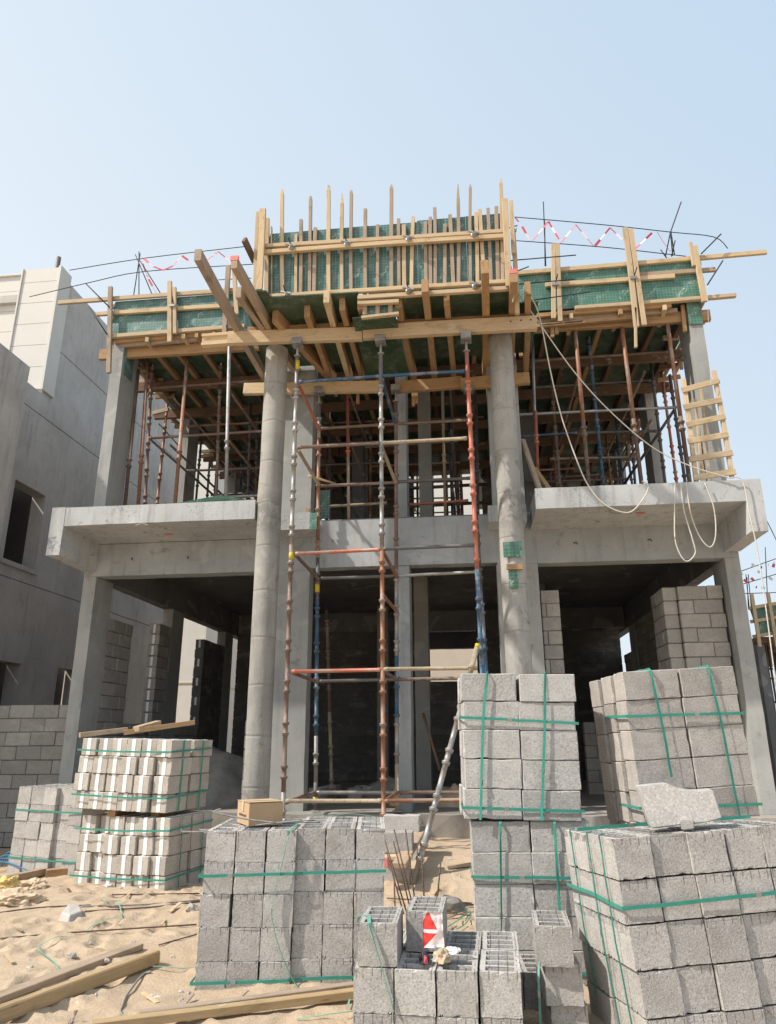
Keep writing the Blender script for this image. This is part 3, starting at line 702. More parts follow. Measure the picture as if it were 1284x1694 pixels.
for i, (p_, q_, mt, wd) in enumerate(JO):
    a, b = P(*p_, w=7.20), P(*q_, w=7.20)
    b = b + (b - a).normalized() * .12
    b.y = min(b.y, .3); a.z = b.z = 7.218 if i > 2 else 7.232
    k_ = (a - b).normalized(); o = bar('joist', a, b, wd * (.8 if i < 3 else 1), .196 if i > 2 else .165, mt, cf, roll=random.uniform(-.03, .03))
    if i in (1, 12): bar('painted_end', a + k_ * .004 + Vector((0, 0, .07)), a - k_ * .03 + Vector((0, 0, .07)), wd + .006, .065, M_PINK, o)
tag(bar('scaffold_board', P(404, 396, v=-2.0), P(421, 432, v=-1.7), .05, .12, M_DKW), 'dark weathered board end leaning beside top left of the tall formwork panel', 'timber')
def bearer(a, b, va, h, mat, nm='bearer'):
    return bar(nm, P(*a, v=va), P(*b, v=va), .085, h, mat, cf)
ibeam('bearer', P(335, 564, v=-1.33), P(400, 559, v=-1.33), M_PINE, cf, .19, .09)
bearer((378, 560), (600, 553), -1.405, .20, M_PINE); bearer((601, 551), (888, 535), -1.425, .21, M_PINE)
bar('bearer', P(410, 552, v=-1.30), P(870, 530, v=-1.30), .07, .19, M_ORG, cf)
bearer((404, 644), (632, 640), -.13, .19, M_PINE); bearer((655, 641), (765, 633), -.13, .19, M_ORG); bearer((762, 636), (876, 626), -.19, .19, M_ORG)
for x, y in ((612, 543), (645, 541), (845, 532), (862, 530), (878, 529)):
    q = P(x, y, v=-1.468); lk = lathe([(0, .012), (.004, .012)], 10, 'bolt_hole'); link('bolt_hole', lk, M_INK, cf, frame(q, q + Vector((0, -1, 0))))  # flat dark discs, the shade of each hole put in as colour

# ---------------------------------------------------------------- tall parapet formwork standing on the canopy
pf = thing('parapet_formwork', (-1, -1.8, 7.34), 'tall green plywood parapet formwork with many upright pine battens and paired rails', 'formwork')
VB = -1.80
tl_, tr_ = P(447, 386, v=VB), P(836, 355, v=VB)
bot = 7.35
for (x0, x1, y0, y1, zb) in ((447, 610, 386, 374, bot + .09), (610, 690, 374, 367, bot), (690, 770, 362, 361, bot), (770, 836, 358, 352, bot)):
    a, b = P(x0, y0, v=VB), P(x1, y1, v=VB); zt = (a.z + b.z) / 2
    bar('plywood_panel', (a.x + .001, VB + .012, (zt + zb) / 2), (b.x - .001, VB + .012, (zt + zb) / 2), .02, zt - zb, M_PLY, pf, c=.001)
q = P(600, 485, v=VB); q2 = P(657, 523, v=VB); bar('plywood_panel', (q.x, VB + .012, (bot + q2.z) / 2), (q2.x, VB + .012, (bot + q2.z) / 2), .02, bot - q2.z - .002, M_PLY, pf, c=.001)
for x in (604, 625, 646): post('batten', (x, 484), (x, 521), VB - .028, .06, .045, M_OLD, pf)
S_ = 5.136
BAT = [(395, 398, 120, 36), (270, 262, 370, 40), (305, 307, 440, 12), (515, 513, 505, 28), (555, 553, 380, 34), (637, 630, 180, 32), (677, 668, 450, 36), (790, 790, 88, 38), (903, 903, 150, 34), (983, 982, 130, 32), (1102, 1103, 290, 34), (1207, 1206, 425, 30)]
BAT2 = [(142, 143, 80, 36), (203, 208, 375, 32), (248, 252, 425, 38), (327, 314, 355, 34), (432, 437, 400, 34), (472, 476, 360, 34), (510, 514, 280, 32), (597, 596, 420, 34), (640, 668, 340, 36), (708, 712, 78, 34), (812, 815, 80, 30), (860, 874, 320, 34), (893, 935, 295, 36), (962, 990, 285, 32), (1032, 1048, 270, 36), (1070, 1088, 30, 36)]
pts = [(390 + t / S_, 390 + b / S_, 290 + y / S_, w_ / S_) for t, b, y, w_ in BAT] + [(620 + t / S_, 620 + b / S_, 290 + y / S_, w_ / S_) for t, b, y, w_ in BAT2]
random.seed(11)
for i, (xt, xb, yt, wp) in enumerate(pts):
    a = P(xt, yt, v=VB - .028); b = P(xb, 470, v=VB - .028)
    low = 7.40
    d = (a - b); b2 = b + d * ((low - b.z) / d.z)
    pw = wp / F * 8.9
    pointed = yt < 320 and i % 2 == 1
    mt = random.choice([M_OLD, M_OLD, M_OLD, M_PINE])
    if i in (8, 24): mt = M_PINE
    if yt < 335:
        k = a - (a - b2).normalized() * random.uniform(.05, .3 if i in (8, 21) else .1)
        o = bar('batten', b2, k, pw, .045, mt, pf, up=(0, -1, 0), c=.003)
        bar('splintered_tip', k, a, pw * .98, .043, mt, o, up=(0, -1, 0), c=.003, taper=random.choice([.25, .4, .6]))
    else: bar('batten', b2, a, pw, .045, mt, pf, up=(0, -1, 0), c=.003)
for (a, b, va, dp) in (((432, 408), (836, 383), -1.895, .06), ((436, 418), (838, 391), -1.90, .065), ((445, 491), (842, 466), -1.89, .06), ((592, 493), (846, 477), -1.895, .06), ((592, 502), (660, 499), -1.88, .055), ((598, 526), (660, 519), -1.85, .04)):
    pb('rail', a, b, va, .055, dp, M_PINE, pf)
post('end_post', (435, 346), (429, 480), -1.96, .09, .05, M_PINE, pf); post('end_post', (427, 352), (422, 482), -1.86, .055, .05, M_PINE, pf)
post('end_post', (835, 330), (842, 474), -1.96, .08, .05, M_PINE, pf); post('end_post', (845, 333), (850, 420), -1.80, .055, .05, M_PINE, pf)
post('end_post', (849, 380), (856, 520), -1.72, .06, .05, M_PINE, pf)
box('end_plywood', tl_.x - .02, tl_.x, VB + .03, VB + .75, 7.45, 8.5, M_PLY, pf, 0); box('end_plywood', tr_.x, tr_.x + .02, VB + .03, VB + .75, 7.37, 8.5, M_PLY, pf, 0)
for x, y in ((482, 408), (574, 403), (676, 395), (784, 387), (474, 487), (676, 480), (786, 472)):
    q = P(x, y, v=-1.955)
    o = link('wing_nut', lathe([(0, .045), (.02, .042), (.03, .025), (.08, .02)], 10, 'wing_nut'), M_GALV, pf, frame(q + Vector((0, .03, 0)), q + Vector((0, -1, 0))))
    bar('wing', q + Vector((-.075, -.03, .03)), q + Vector((.075, -.03, -.01)), .025, .03, M_GALV, o)
    tube('tie_bar', q + Vector((0, .02, 0)), q + Vector((-.01, -.14, .05)), .009, M_DKBAR, pf)

# ---------------------------------------------------------------- porch scaffold tower
tw = thing('scaffold_tower', (-1.1, -.7, .5), 'tall porch scaffold tower of rusty, grey and blue cup collar tubes', 'scaffold')
RT = .028
def standard(par, top, bottom, v, segs, zbase=None, cupoff=.1, head=True, r=RT, vb=None, gap=.5, base=True):
    a = P(*top, v=v); b = P(*bottom, v=vb if vb is not None else v)
    if zbase is not None: b = b + (a - b) * ((zbase - b.z) / (a.z - b.z))
    d = (a - b); L = d.length; d.normalize(); cur = 0
    allc = []
    k = cupoff
    while k < L - .25: allc += [k, k + .12]; k += gap
    for frac, mat in segs:
        e = L * frac; cups = [c - cur for c in allc if cur < c < e]
        tube('standard', b + d * cur, b + d * e, r, mat, par, cups, 14); cur = e
    if head:
        tube('screw_jack', a - d * .02, a + d * .18, r * .62, M_GALV, par); link('jack_nut', lathe([(0, .035), (.012, .05), (.02, .035)], 12), M_GALV, par, frame(a, a + d))
        t = a + d * .18
        bar('fork_head', t + Vector((-.075, 0, .0)), t + Vector((.075, 0, .0)), .17, .012, M_GALV, par)
        bar('fork_plate', t + Vector((-.07, -.085, .045)), t + Vector((.07, -.085, .045)), .008, .09, M_GALV, par)
    if base: bar('base_plate', b + Vector((-.06, 0, .006)), b + Vector((.06, 0, .006)), .12, .01, M_GALV, par)
    return a, b
def ledger(par, a, b, mat, va, vb=None, r=.024):
    return tube('ledger', P(*a, v=va), P(*b, v=vb if vb is not None else va), r, mat, par, (), 12, 1)
standard(tw, (492, 590), (468, 1345), -1.40, ((.07, M_GALV), (.555, M_BROWN), (1, M_GALV)), .45)
standard(tw, (630, 586), (635, 1372), -1.40, ((.54, M_RUST), (1, M_GALV)), .43)
standard(tw, (772, 582), (797, 1105), -1.40, ((.20, M_BEIGEST), (.50, M_BLUES), (1, M_RED)), .42)
tube('yellow_band', P(492, 612, v=-1.4), P(492.5, 597, v=-1.4), .031, M_YELST, tw); tube('yellow_band', P(482, 926, v=-1.4), P(482.3, 914, v=-1.4), .034, M_YELST, tw)
standard(tw, (528, 668), (522, 1345), -.18, ((.06, M_DKST), (.16, M_GALV), (.48, M_BLUES), (.58, M_DKST), (.9, M_RUST), (1, M_GALV)), .57)
standard(tw, (655, 665), (657, 1345), -.18, ((.1, M_BEIGEST), (.2, M_GALV), (.34, M_BLUES), (.55, M_GALV), (1, M_BROWN)), .57)
standard(tw, (776, 665), (804, 1105), -.18, ((.5, M_BLUES), (1, M_DKST)), .57)
tube('yellow_band', P(525, 980, v=-.18), P(525, 966, v=-.18), .034, M_YELST, tw); tube('yellow_band', P(522, 1327, v=-.18), P(522, 1318, v=-.18), .034, M_YELST, tw)
for a, b, m1 in (((495, 632), (630, 622), M_BLUES), ((632, 622), (769, 614), M_BLUES), ((493, 740), (630, 733), M_BROWN), ((632, 733), (773, 725), M_BEIGEST), ((489, 916), (631, 909), M_RED), ((634, 908), (784, 902), M_DKST), ((483, 1111), (632, 1108), M_RED), ((635, 1107), (790, 1105), M_BEIGEST), ((473, 1325), (633, 1325), M_BEIGEST), ((636, 1325), (812, 1323), M_RUST)):
    ledger(tw, a, b, m1, -1.40)
for a, b, m1 in (((530, 709), (655, 701), M_BROWN), ((657, 701), (774, 695), M_BROWN), ((530, 804), (655, 798), M_BROWN), ((657, 797), (778, 791), M_DKST), ((530, 957), (656, 953), M_DKST), ((658, 953), (790, 946), M_GALV), ((528, 1127), (657, 1124), M_DKST), ((659, 1124), (806, 1121), M_BROWN), ((524, 1311), (657, 1311), M_GALV), ((660, 1311), (812, 1311), M_BROWN)):
    ledger(tw, a, b, m1, -.18)
for a, b, m1 in (((493, 634), (529, 712), M_RED), ((493, 744), (528, 803), M_BEIGEST), ((631, 738), (655, 799), M_BEIGEST), ((489, 918), (527, 958), M_BROWN), ((633, 911), (657, 955), M_RUST), ((634, 985), (657, 1012), M_RUST), ((484, 1113), (525, 1128), M_BROWN), ((634, 1110), (656, 1124), M_BROWN), ((474, 1327), (521, 1311), M_BROWN), ((636, 1326), (657, 1311), M_RUST), ((632, 626), (654, 700), M_BLUES)):
    tube('transom', P(*a, v=-1.40), P(*b, v=-.18), .024, m1, tw, (), 12, 1)
tag(tube('timber_strut', P(510, 787, v=-.4), P(555, 800, v=-.1), .016, M_PINE), 'thin pale timber stick tied to left rear leg of the porch scaffold', 'timber')
# raking prop in front
rk = thing('raking_prop', (-.7, -2.3, .05), 'grey collared steel tube leaning from the sand up to the porch scaffold', 'prop')
a = P(789, 1072, v=-1.6); b = P(682, 1470, w=.06); d = (a - b).normalized(); L = (a - b).length
tube('tube', b, a - d * .45, .03, M_GALV, rk, [k * .5 + j for k in range(8) for j in (.28, .42)], 16); tube('tube_end', a - d * .45, a, .03, M_BEIGEST, rk, (.2,), 14); tube('end_cap', a, a + d * .05, .031, M_YELST, rk)
# ---------------------------------------------------------------- upper floor shoring
def sb(name, u0, u1, lab):
    return thing(name, ((u0 + u1) / 2, 4, S1), lab, 'scaffold')
shL = sb('shoring_scaffold', -5.6, -2.6, 'rusty tube shoring scaffold filling the left bay of the upper floor')
shC = sb('shoring_scaffold', -2.3, .4, 'shoring scaffold behind the centre opening of the upper floor')
shR = sb('shoring_scaffold', .9, 3.6, 'rusty and grey shoring scaffold filling the right bay of the upper floor')
LB = [((229, 612), (207, 833), .55, M_BROWN), ((247, 560), (229, 833), .40, M_RUST), ((254, 562), (240, 833), .9, M_BROWN), ((277, 668), (260, 832), 2.4, M_RUST), ((312, 570), (290, 830), .3, M_RUST), ((366, 582), (358, 818), 1.0, M_BROWN), ((380, 560), (374, 820), -.02, M_GALV), ((415, 668), (410, 820), 2.3, M_DKST), ((333, 728), (325, 820), 4.2, M_DKST), ((348, 748), (343, 820), 5.2, M_DKST), ((312, 700), (306, 822), 3.1, M_RUST), ((426, 640), (424, 800), 3.0, M_DKST)]
for t, b, v, mt in LB: standard(shL, t, b, v, ((1, mt),), S1, 1.25 if v < .6 else .2, False, .03 if v < .6 else .026, gap=3 if v < .6 else .5, base=False)
RB = [((881, 560), (887, 780), .4, M_GALV), ((886, 680), (890, 790), .35, M_RED), ((950, 526), (974, 800), .15, M_RUST), ((972, 542), (998, 800), .9, M_BLUES), ((1027, 524), (1061, 797), .15, M_RUST), ((1075, 585), (1100, 794), 1.6, M_DKST), ((1094, 613), (1119, 794), 2.2, M_RED), ((1102, 520), (1141, 797), .12, M_RUST), ((1108, 620), (1133, 794), 1.0, M_DKST), ((1040, 640), (1050, 790), 2.9, M_DKST), ((1062, 690), (1074, 795), 3.6, M_RED), ((1021, 720), (1026, 795), 4.4, M_DKST), ((910, 600), (925, 795), 2.2, M_BROWN), ((1036, 735), (1045, 795), 5, M_DKST)]
for t, b, v, mt in RB: standard(shR, t, b, v, ((.45, M_BROWN), (1, mt)) if v < .2 else ((1, mt),), S1, 1.25 if v < .5 else .2, False, .032 if v < .2 else .026, gap=3 if v < .5 else .5, base=False)
CB = [((575, 650), (577, 858), .35, M_RED), ((732, 640), (737, 852), 1.0, M_BEIGEST), ((787, 650), (790, 800), 1.5, M_DKST), ((600, 660), (603, 800), 3.0, M_DKST), ((700, 660), (702, 800), 4.0, M_BROWN), ((545, 660), (546, 800), 3.3, M_BROWN)]
for t, b, v, mt in CB: standard(shC, t, b, v, ((.5, M_BEIGEST), (1, mt)) if v < .5 else ((1, mt),), S1, 1.25, False, .026, gap=3, base=False)
for par, a, b, v, mt in ((shL, (243, 643), (445, 628), .9, M_BROWN), (shL, (247, 725), (437, 713), .9, M_BROWN), (shL, (308, 779), (432, 774), 2.3, M_BROWN), (shL, (312, 705), (440, 698), 2.3, M_RUST), (shL, (375, 822), (430, 820), 1.0, M_GALV),
                         (shR, (881, 597), (1105, 582), .9, M_BROWN), (shR, (858, 686), (1119, 674), .6, M_GALV), (shR, (880, 641), (1077, 629), 1.7, M_DKST), (shR, (862, 722), (955, 716), 1.7, M_BLUES), (shR, (955, 716), (1087, 713), 1.7, M_DKST), (shR, (910, 759), (1054, 756), 2.7, M_GALV), (shR, (885, 778), (950, 775), 3, M_RUST),
                         (shC, (540, 838), (640, 832), .9, M_BEIGEST), (shC, (675, 835), (775, 828), 1.0, M_RED), (shC, (530, 735), (790, 722), 2.5, M_DKST), (shC, (535, 700), (800, 690), 3.5, M_BROWN), (shC, (515, 770), (640, 765), 3, M_DKST)):
    ledger(par, a, b, mt, v)
tube('brace', P(250, 728, v=.9), P(352, 818, v=2.4), .022, M_DKST, shL); tube('brace', P(1117, 676, v=1.0), P(1030, 805, v=3.0), .026, M_DKST, shR)
tube('brace', P(262, 700, v=1.5), P(300, 742, v=2.4), .012, M_DKST, shL)
random.seed(21)
for j, v in enumerate((3.4, 4.6, 5.8, 7.0, 8.2, 9.4)):
    for u in (-5.2, -4.1, -3.1, -2.0, -.2, .9, 2.0, 3.1):
        if abs(u + 2) < .1 and j % 2: continue
        par = shL if u < -2.6 else shC if u < .5 else shR
        mt = random.choice([M_DKST, M_BROWN, M_DKST, M_RUST, M_BLUES, M_BEIGEST]); uu = u + random.uniform(-.12, .12)
        tube('standard', (uu, v, S1), (uu, v, 7.78), .025, mt, par, [k * .5 + .3 for k in range(6)], 8)
    for z in (5.3, 6.35, 7.3):
        for (a, b, par) in ((-5.3, -3.0, shL), (-2.1, -.1, shC), (.8, 3.2, shR)):
            if random.random() < .75: tube('ledger', (a, v, z + random.uniform(-.04, .04)), (b, v, z + random.uniform(-.04, .04)), .023, random.choice([M_DKST, M_BROWN, M_BEIGEST]), par, (), 8)
for u, par in ((-5.2, shL), (-4.1, shL), (-3.1, shL), (-2.0, shC), (-.2, shC), (.9, shR), (2.0, shR), (3.1, shR)):
    for z in (5.4, 6.5, 7.4): tube('ledger', (u, 1.0, z), (u, 9.4, z), .022, random.choice([M_DKST, M_BROWN]), par, (), 8)
# timber grid guarding the opening at the back of the upper floor
gw = thing('timber_grid', (-.5, 7.5, S1), 'dark timber grid across the bright opening at the back of upper floor', 'guard rail')
for u in (-1.25, -.85, -.48, -.1, .3): bar('upright', (u, 7.5, 6.2), (u, 7.5, 8.3), .06, .05, M_DKW, gw, up=(0, -1, 0))
for z in (6.75, 7.25, 7.75): bar('cross_rail', (-1.5, 7.44, z), (.6, 7.44, z + .03), .05, .08, M_DKW, gw)
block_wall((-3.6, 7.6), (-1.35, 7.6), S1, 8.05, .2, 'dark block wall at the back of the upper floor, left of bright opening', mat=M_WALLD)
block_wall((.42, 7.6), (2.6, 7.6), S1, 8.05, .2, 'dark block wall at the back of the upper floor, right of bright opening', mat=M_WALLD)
block_wall((-1.42, 10.3), (.28, 10.3), S1, 6.68, .2, 'low block wall under the bright opening at upper floor back')
# props in the dark ground floor
pr = thing('steel_prop', (-1.9, 1.5, FL), 'dark rusty collared prop standing inside the central ground floor room', 'prop')
standard(pr, (541, 1010), (549, 1310), 1.5, ((.45, M_BEIGEST), (1, M_BROWN)), FL, .2, False)
tag(tube('steel_tube', P(700, 1180, v=2.2), P(728, 1275, v=1.9), .025, M_RUST), 'thin orange steel tube leaning inside the ground floor behind rear scaffold legs', 'tube')
for a, b, mt, lab in (((866, 726), (905, 808), M_OLD, 'weathered timber leaning against right round column on upper floor, the upper of two'), ((880, 765), (893, 806), M_ORG, 'short brown timber leaning beside right round column on upper floor, the lower of two')):
    pass
tag(bar('leaning_timber', P(865, 728, v=.1), P(893, 810, v=-.35), .07, .05, M_OLD), 'long grey timber leaning behind right round column above balcony', 'timber')
tag(bar('leaning_timber', P(884, 775, v=.2), P(908, 809, v=-.35), .07, .05, M_ORG), 'shorter brown timber leaning beside the long one above right balcony', 'timber')
tag(bar('leaning_timber', P(446, 650, v=-.4), P(428, 835, v=-.5), .05, .04, M_PINE), 'thin pale timber standing just left of the left round column', 'timber')

# ---------------------------------------------------------------- ladder
ld = thing('wooden_ladder', (3.2, -.5, S1), 'rough home made timber ladder leaning on the right corner column', 'ladder')
def lp(x, y):
    t = (y - 620) / 175; return P(x, y, v=-.15 - .35 * t)
bar('side_rail', lp(1131, 628), lp(1152, 797), .06, .045, M_PINE, ld, up=(0, -1, 0)); bar('side_rail', lp(1181, 614), lp(1211, 790), .06, .045, M_PINE, ld, up=(0, -1, 0))
for a, b in (((1127, 648), (1188, 632)), ((1130, 676), (1192, 664)), ((1135, 705), (1198, 691)), ((1137, 732), (1203, 721)), ((1139, 762), (1210, 751)), ((1146, 792), (1215, 782))):
    p0, p1 = lp(*a), lp(*b); p0.y -= .045; p1.y -= .045; bar('rung', p0, p1, .03, .085, M_PINE, ld)
for i, (a, b) in enumerate((((1160, 640), (1174, 790)), ((1150, 660), (1162, 790)))):
    tag(bar('standing_lath', P(*a, v=.0 - .08), P(*b, v=-.2), .04, .02, M_PINE, up=(0, -1, 0)), ['pale lath standing between column and ladder, the right one', 'pale lath standing between column and ladder, the left one'][i], 'timber')
# green sheets lying on left balcony
tag(link('plywood_sheet', mesh('plywood_sheet', [(P(x, y, w=z)[:]) for x, y, z in ((282, 834, 4.72), (365, 819, 4.80), (425, 829, 4.76), (372, 831, 4.72), (282, 837, 4.70), (365, 823, 4.78), (425, 833, 4.74), (372, 835, 4.70))], [(0, 1, 2, 3), (7, 6, 5, 4), (0, 4, 5, 1), (1, 5, 6, 2), (2, 6, 7, 3), (3, 7, 4, 0)]), M_PLYG), 'green plywood sheet lying on the left balcony edge', 'plywood')

# ---------------------------------------------------------------- starter bars, guard bars, barrier tape
def bars(name, segs, v, r, mat, label, cat='reinforcement bar', group=None):
    root = thing(name, P(*segs[0][0], v=v), label, cat, group)
    for s in segs: cord('bar', [P(*p, v=v) for p in s], r, mat, root, 0)
    return root
bars('starter_bars', [[(232, 419), (221, 490)], [(230, 416), (230, 492)], [(224, 421), (253, 490)], [(231, 430), (268, 489)]], .35, .009, M_DKBAR, 'bundle of dark starter bars rising above the left side of the roof')
bars('starter_bars', [[(899, 334), (903, 440)], [(901, 365), (902, 440)]], .35, .011, M_DKBAR, 'pair of tall dark starter bars above the right formwork near the parapet')
bars('starter_bars', [[(1127, 334), (1109, 385), (1101, 424)], [(1109, 383), (1113, 423)], [(1110, 383), (1116, 422)], [(1093, 413), (1103, 427)], [(1117, 398), (1111, 424)]], .35, .010, M_DKBAR, 'splayed bundle of dark starter bars above the right corner of the roof')
for i, (s, v, lab) in enumerate([([(115, 447), (240, 427), (404, 408)], .3, 'upper thin guard bar above left roof edge'), ([(49, 491), (150, 467), (240, 449), (420, 437)], .3, 'lower thin guard bar above left roof edge, reaching far out'), ([(361, 463), (416, 460)], .3, 'short guard bar beside left end of tall parapet formwork'),
      ([(852, 359), (1000, 372), (1110, 384), (1181, 392), (1204, 411)], .3, 'upper guard bar above right roof edge with bent end'), ([(853, 398), (1000, 409), (1135, 424)], .3, 'lower guard bar above right roof edge')]):
    tag(cord('guard_bar', [P(*p, v=v) for p in s], .008, M_DKBAR, None, 4), lab, 'reinforcement bar')
for s, lab in (([(143, 470), (181, 508)], 'short dark bar crossing end of left top rail'), ([(147, 507), (177, 553)], 'short dark bar below left rail ends beside end post'), ([(1160, 420), (1193, 387)], 'short dark bar above right end of top rail'), ([(1170, 472), (1196, 431)], 'short dark bar beside right end post of roof edge')):
    tag(cord('tie_bar', [P(*p, v=-.2) for p in s], .011, M_DKBAR, None, 0), lab, 'tie bar')
for s, lab in (([(845, 431), (953, 422)], 'topmost horizontal dark bar sticking out right of the parapet formwork'), ([(850, 471), (950, 462)], 'second horizontal dark bar right of the parapet formwork'), ([(872, 498), (977, 483)], 'third horizontal dark bar right of the parapet formwork'), ([(895, 538), (965, 531)], 'lowest dark bar below right edge formwork'), ([(846, 452), (875, 441)], 'stubby dark bar at right end post of parapet'), ([(838, 378), (856, 373), (853, 384)], 'hooked dark bar at top right of parapet')):
    tag(cord('tie_bar', [P(*p, v=-1.2) for p in s], .009, M_DKBAR, None, 0), lab, 'tie bar')
def tape(pts, v, label, wd=.035):
    root = thing('barrier_tape', P(*pts[0], v=v), label, 'barrier tape')
    P3 = [P(*p, v=v + random.uniform(-.05, .05)) for p in pts]; wt = []
    for i in range(len(P3) - 1):
        a, b = P3[i], P3[i + 1]; n = max(1, round((b - a).length / .16))
        for k in range(n):
            p0 = a.lerp(b, k / n); p1 = a.lerp(b, (k + 1) / n)
            ww = wd * random.choice([.5, .8, 1.1, 1.3]); 
            bar('stripe', p0, p1, .003, ww, M_TAPER if k % 2 == 0 else M_TAPEW, root, up=(0, .2, 1), roll=random.uniform(-.5, .5), c=.0005)
random.seed(4)
tape([(238, 428), (254, 441), (270, 447), (286, 440), (301, 423), (322, 438)], .3, 'red and white tape zigzag above the left roof, outer part')
tape([(343, 430), (361, 416), (384, 435)], .3, 'red and white tape peak above the left roof, near the long timbers')
tape([(236, 436), (246, 462), (258, 484)], .3, 'red and white tape hanging between left starter bars')
c2 = lambda l: [(840 + x / 2.892, 330 + y / 2.892) for x, y in l]
tape(c2([(35, 85), (70, 130), (105, 195)]), .3, 'red and white tape falling from bar right beside parapet formwork')
tape(c2([(120, 197), (195, 105), (245, 190)]), .3, 'red and white tape peak at the tall starter bars')
tape(c2([(255, 208), (325, 120), (410, 222)]), .3, 'red and white tape peak right of the tall starter bars')
tape(c2([(418, 222), (490, 135), (548, 192)]), .3, 'red and white tape peak left of the leaning post pair')
tape(c2([(605, 242), (690, 160)]), .3, 'red and white tape rising right of the leaning post pair')
tape(c2([(715, 155), (745, 205), (780, 250)]), .3, 'red and white tape falling beside right starter bars')
# ---------------------------------------------------------------- ropes
def rope(pts, v, r, label, mat=M_ROPE): return tag(cord('rope', [P(x, y, v=v if len(p) < 3 else p[2]) for p in pts for x, y in [p[:2]]], r, mat), label, 'rope')
rope([(845, 440, -1.7), (858, 484, -1.5), (894, 537, -1.25), (950, 615, -1.15), (1007, 678), (1077, 738), (1140, 770), (1208, 791)], -1.08, .009, 'long white rope running from parapet post diagonally down to right balcony corner')
rope([(868, 478, -1.5), (886, 505, -1.4), (897, 544, -1.25), (912, 620), (929, 689), (950, 750), (971, 799), (1000, 834), (1039, 848), (1063, 827), (1073, 804), (1062, 796)], -1.1, .009, 'white rope hanging in a wide loop over the right balcony edge')
rope([(1117, 797), (1116, 850), (1118, 898), (1134, 928), (1150, 916), (1146, 893), (1133, 850), (1130, 832), (1126, 800)], -1.09, .008, 'long narrow white rope loop hanging at right balcony, the left one')
rope([(1135, 797), (1143, 850), (1158, 888), (1175, 905), (1184, 885), (1181, 840), (1166, 799)], -1.09, .008, 'white rope loop hanging at right balcony, the right one')
rope([(1205, 791), (1228, 795), (1240, 850), (1252, 905), (1265, 990), (1284, 1135)], -1.09, .008, 'white rope running down past the right end of the balcony')
rope([(1170, 472), (1173, 560), (1176, 640)], -.3, .003, 'thin white string hanging from right end of the roof edge')
rope([(60 + 780, 463), (853, 470), (848, 500)], -1.9, .006, 'short white cord tied to right parapet post')
q = P(235, 866, v=-1.0); tag(cord('cable', [q + Vector((-.09, 0, -.02)), q, q + Vector((.09, 0, -.02))], .009, M_WHITEP), 'short white cable curl on left balcony soffit', 'cable')
tag(cord('cable', [P(x, y, v=-1.0) for x, y in ((1238, 822), (1262, 850), (1290, 905))], .006, M_DKBAR), 'thin dark cable leaving right balcony end', 'cable')

# ---------------------------------------------------------------- building site on the far right
fb = thing('formwork_house', (8, 6, 0), 'next house under construction at far right with green formwork and tape', 'building')
z0, z1 = P(1246, 1052, v=6).z, P(1242, 1010, v=6).z
bar('plywood_panel', (6.1, 6.0, (z0 + z1) / 2), (11, 6.0, (z0 + z1) / 2 + .8), .02, (z1 - z0) * 1.12, M_PLYG, fb)
for dz in (-.30, .02, .31): bar('rail', (6.0, 5.93, (z0 + z1) / 2 + dz), (11, 5.93, (z0 + z1) / 2 + .8 + dz), .06, .07, M_PINE, fb)
for u in (6.08, 6.42, 7.2, 7.9): bar('post', (u, 5.86, z0 - .25), (u, 5.86, z1 + .35), .07, .05, M_PINE, fb, up=(0, -1, 0))
box('slab', 6.1, 12, 6.02, 12, z0 - .15, z0 - .02, M_DKW, fb)
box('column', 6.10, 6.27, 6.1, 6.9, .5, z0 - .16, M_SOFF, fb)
for i, u in enumerate((6.42, 6.52, 6.66, 6.85, 7.3)):
    for v in (6.5, 7.8): tube('standard', (u, v + i * .1, 0), (u, v + i * .1, z0 - .1), .025, M_DKST, fb, [k * .5 + .2 for k in range(6)], 8)
for z in (1.2, 2.2, 2.9): tube('ledger', (6.35, 6.5, z), (9, 6.5, z), .022, M_DKST, fb, (), 8)
box('floor_slab', 6.05, 12, 5.9, 12, 0, .5, M_CONC, fb)
for s in ([(1226, 945), (1290, 922)], [(1230, 966), (1290, 948)], [(1228, 982), (1290, 980)], [(1234, 950), (1240, 1008)], [(1238, 950), (1243, 1008)], [(1266, 905), (1270, 995)], [(1236, 955), (1238, 1005)]):
    cord('bar', [P(*p, v=6.3) for p in s], .009, M_DKBAR, fb, 0)
random.seed(9)
for i in range(13):
    x = 1228 + i * 4.6 + random.uniform(-2, 2); y = random.uniform(932, 985); q = P(x, y, v=6.25)
    bar('tape_scrap', q, q + Vector((random.uniform(-.06, .06) + .02, 0, random.uniform(-.09, .09))), .01, .06, M_TAPER if i % 2 else M_TAPEW, fb)

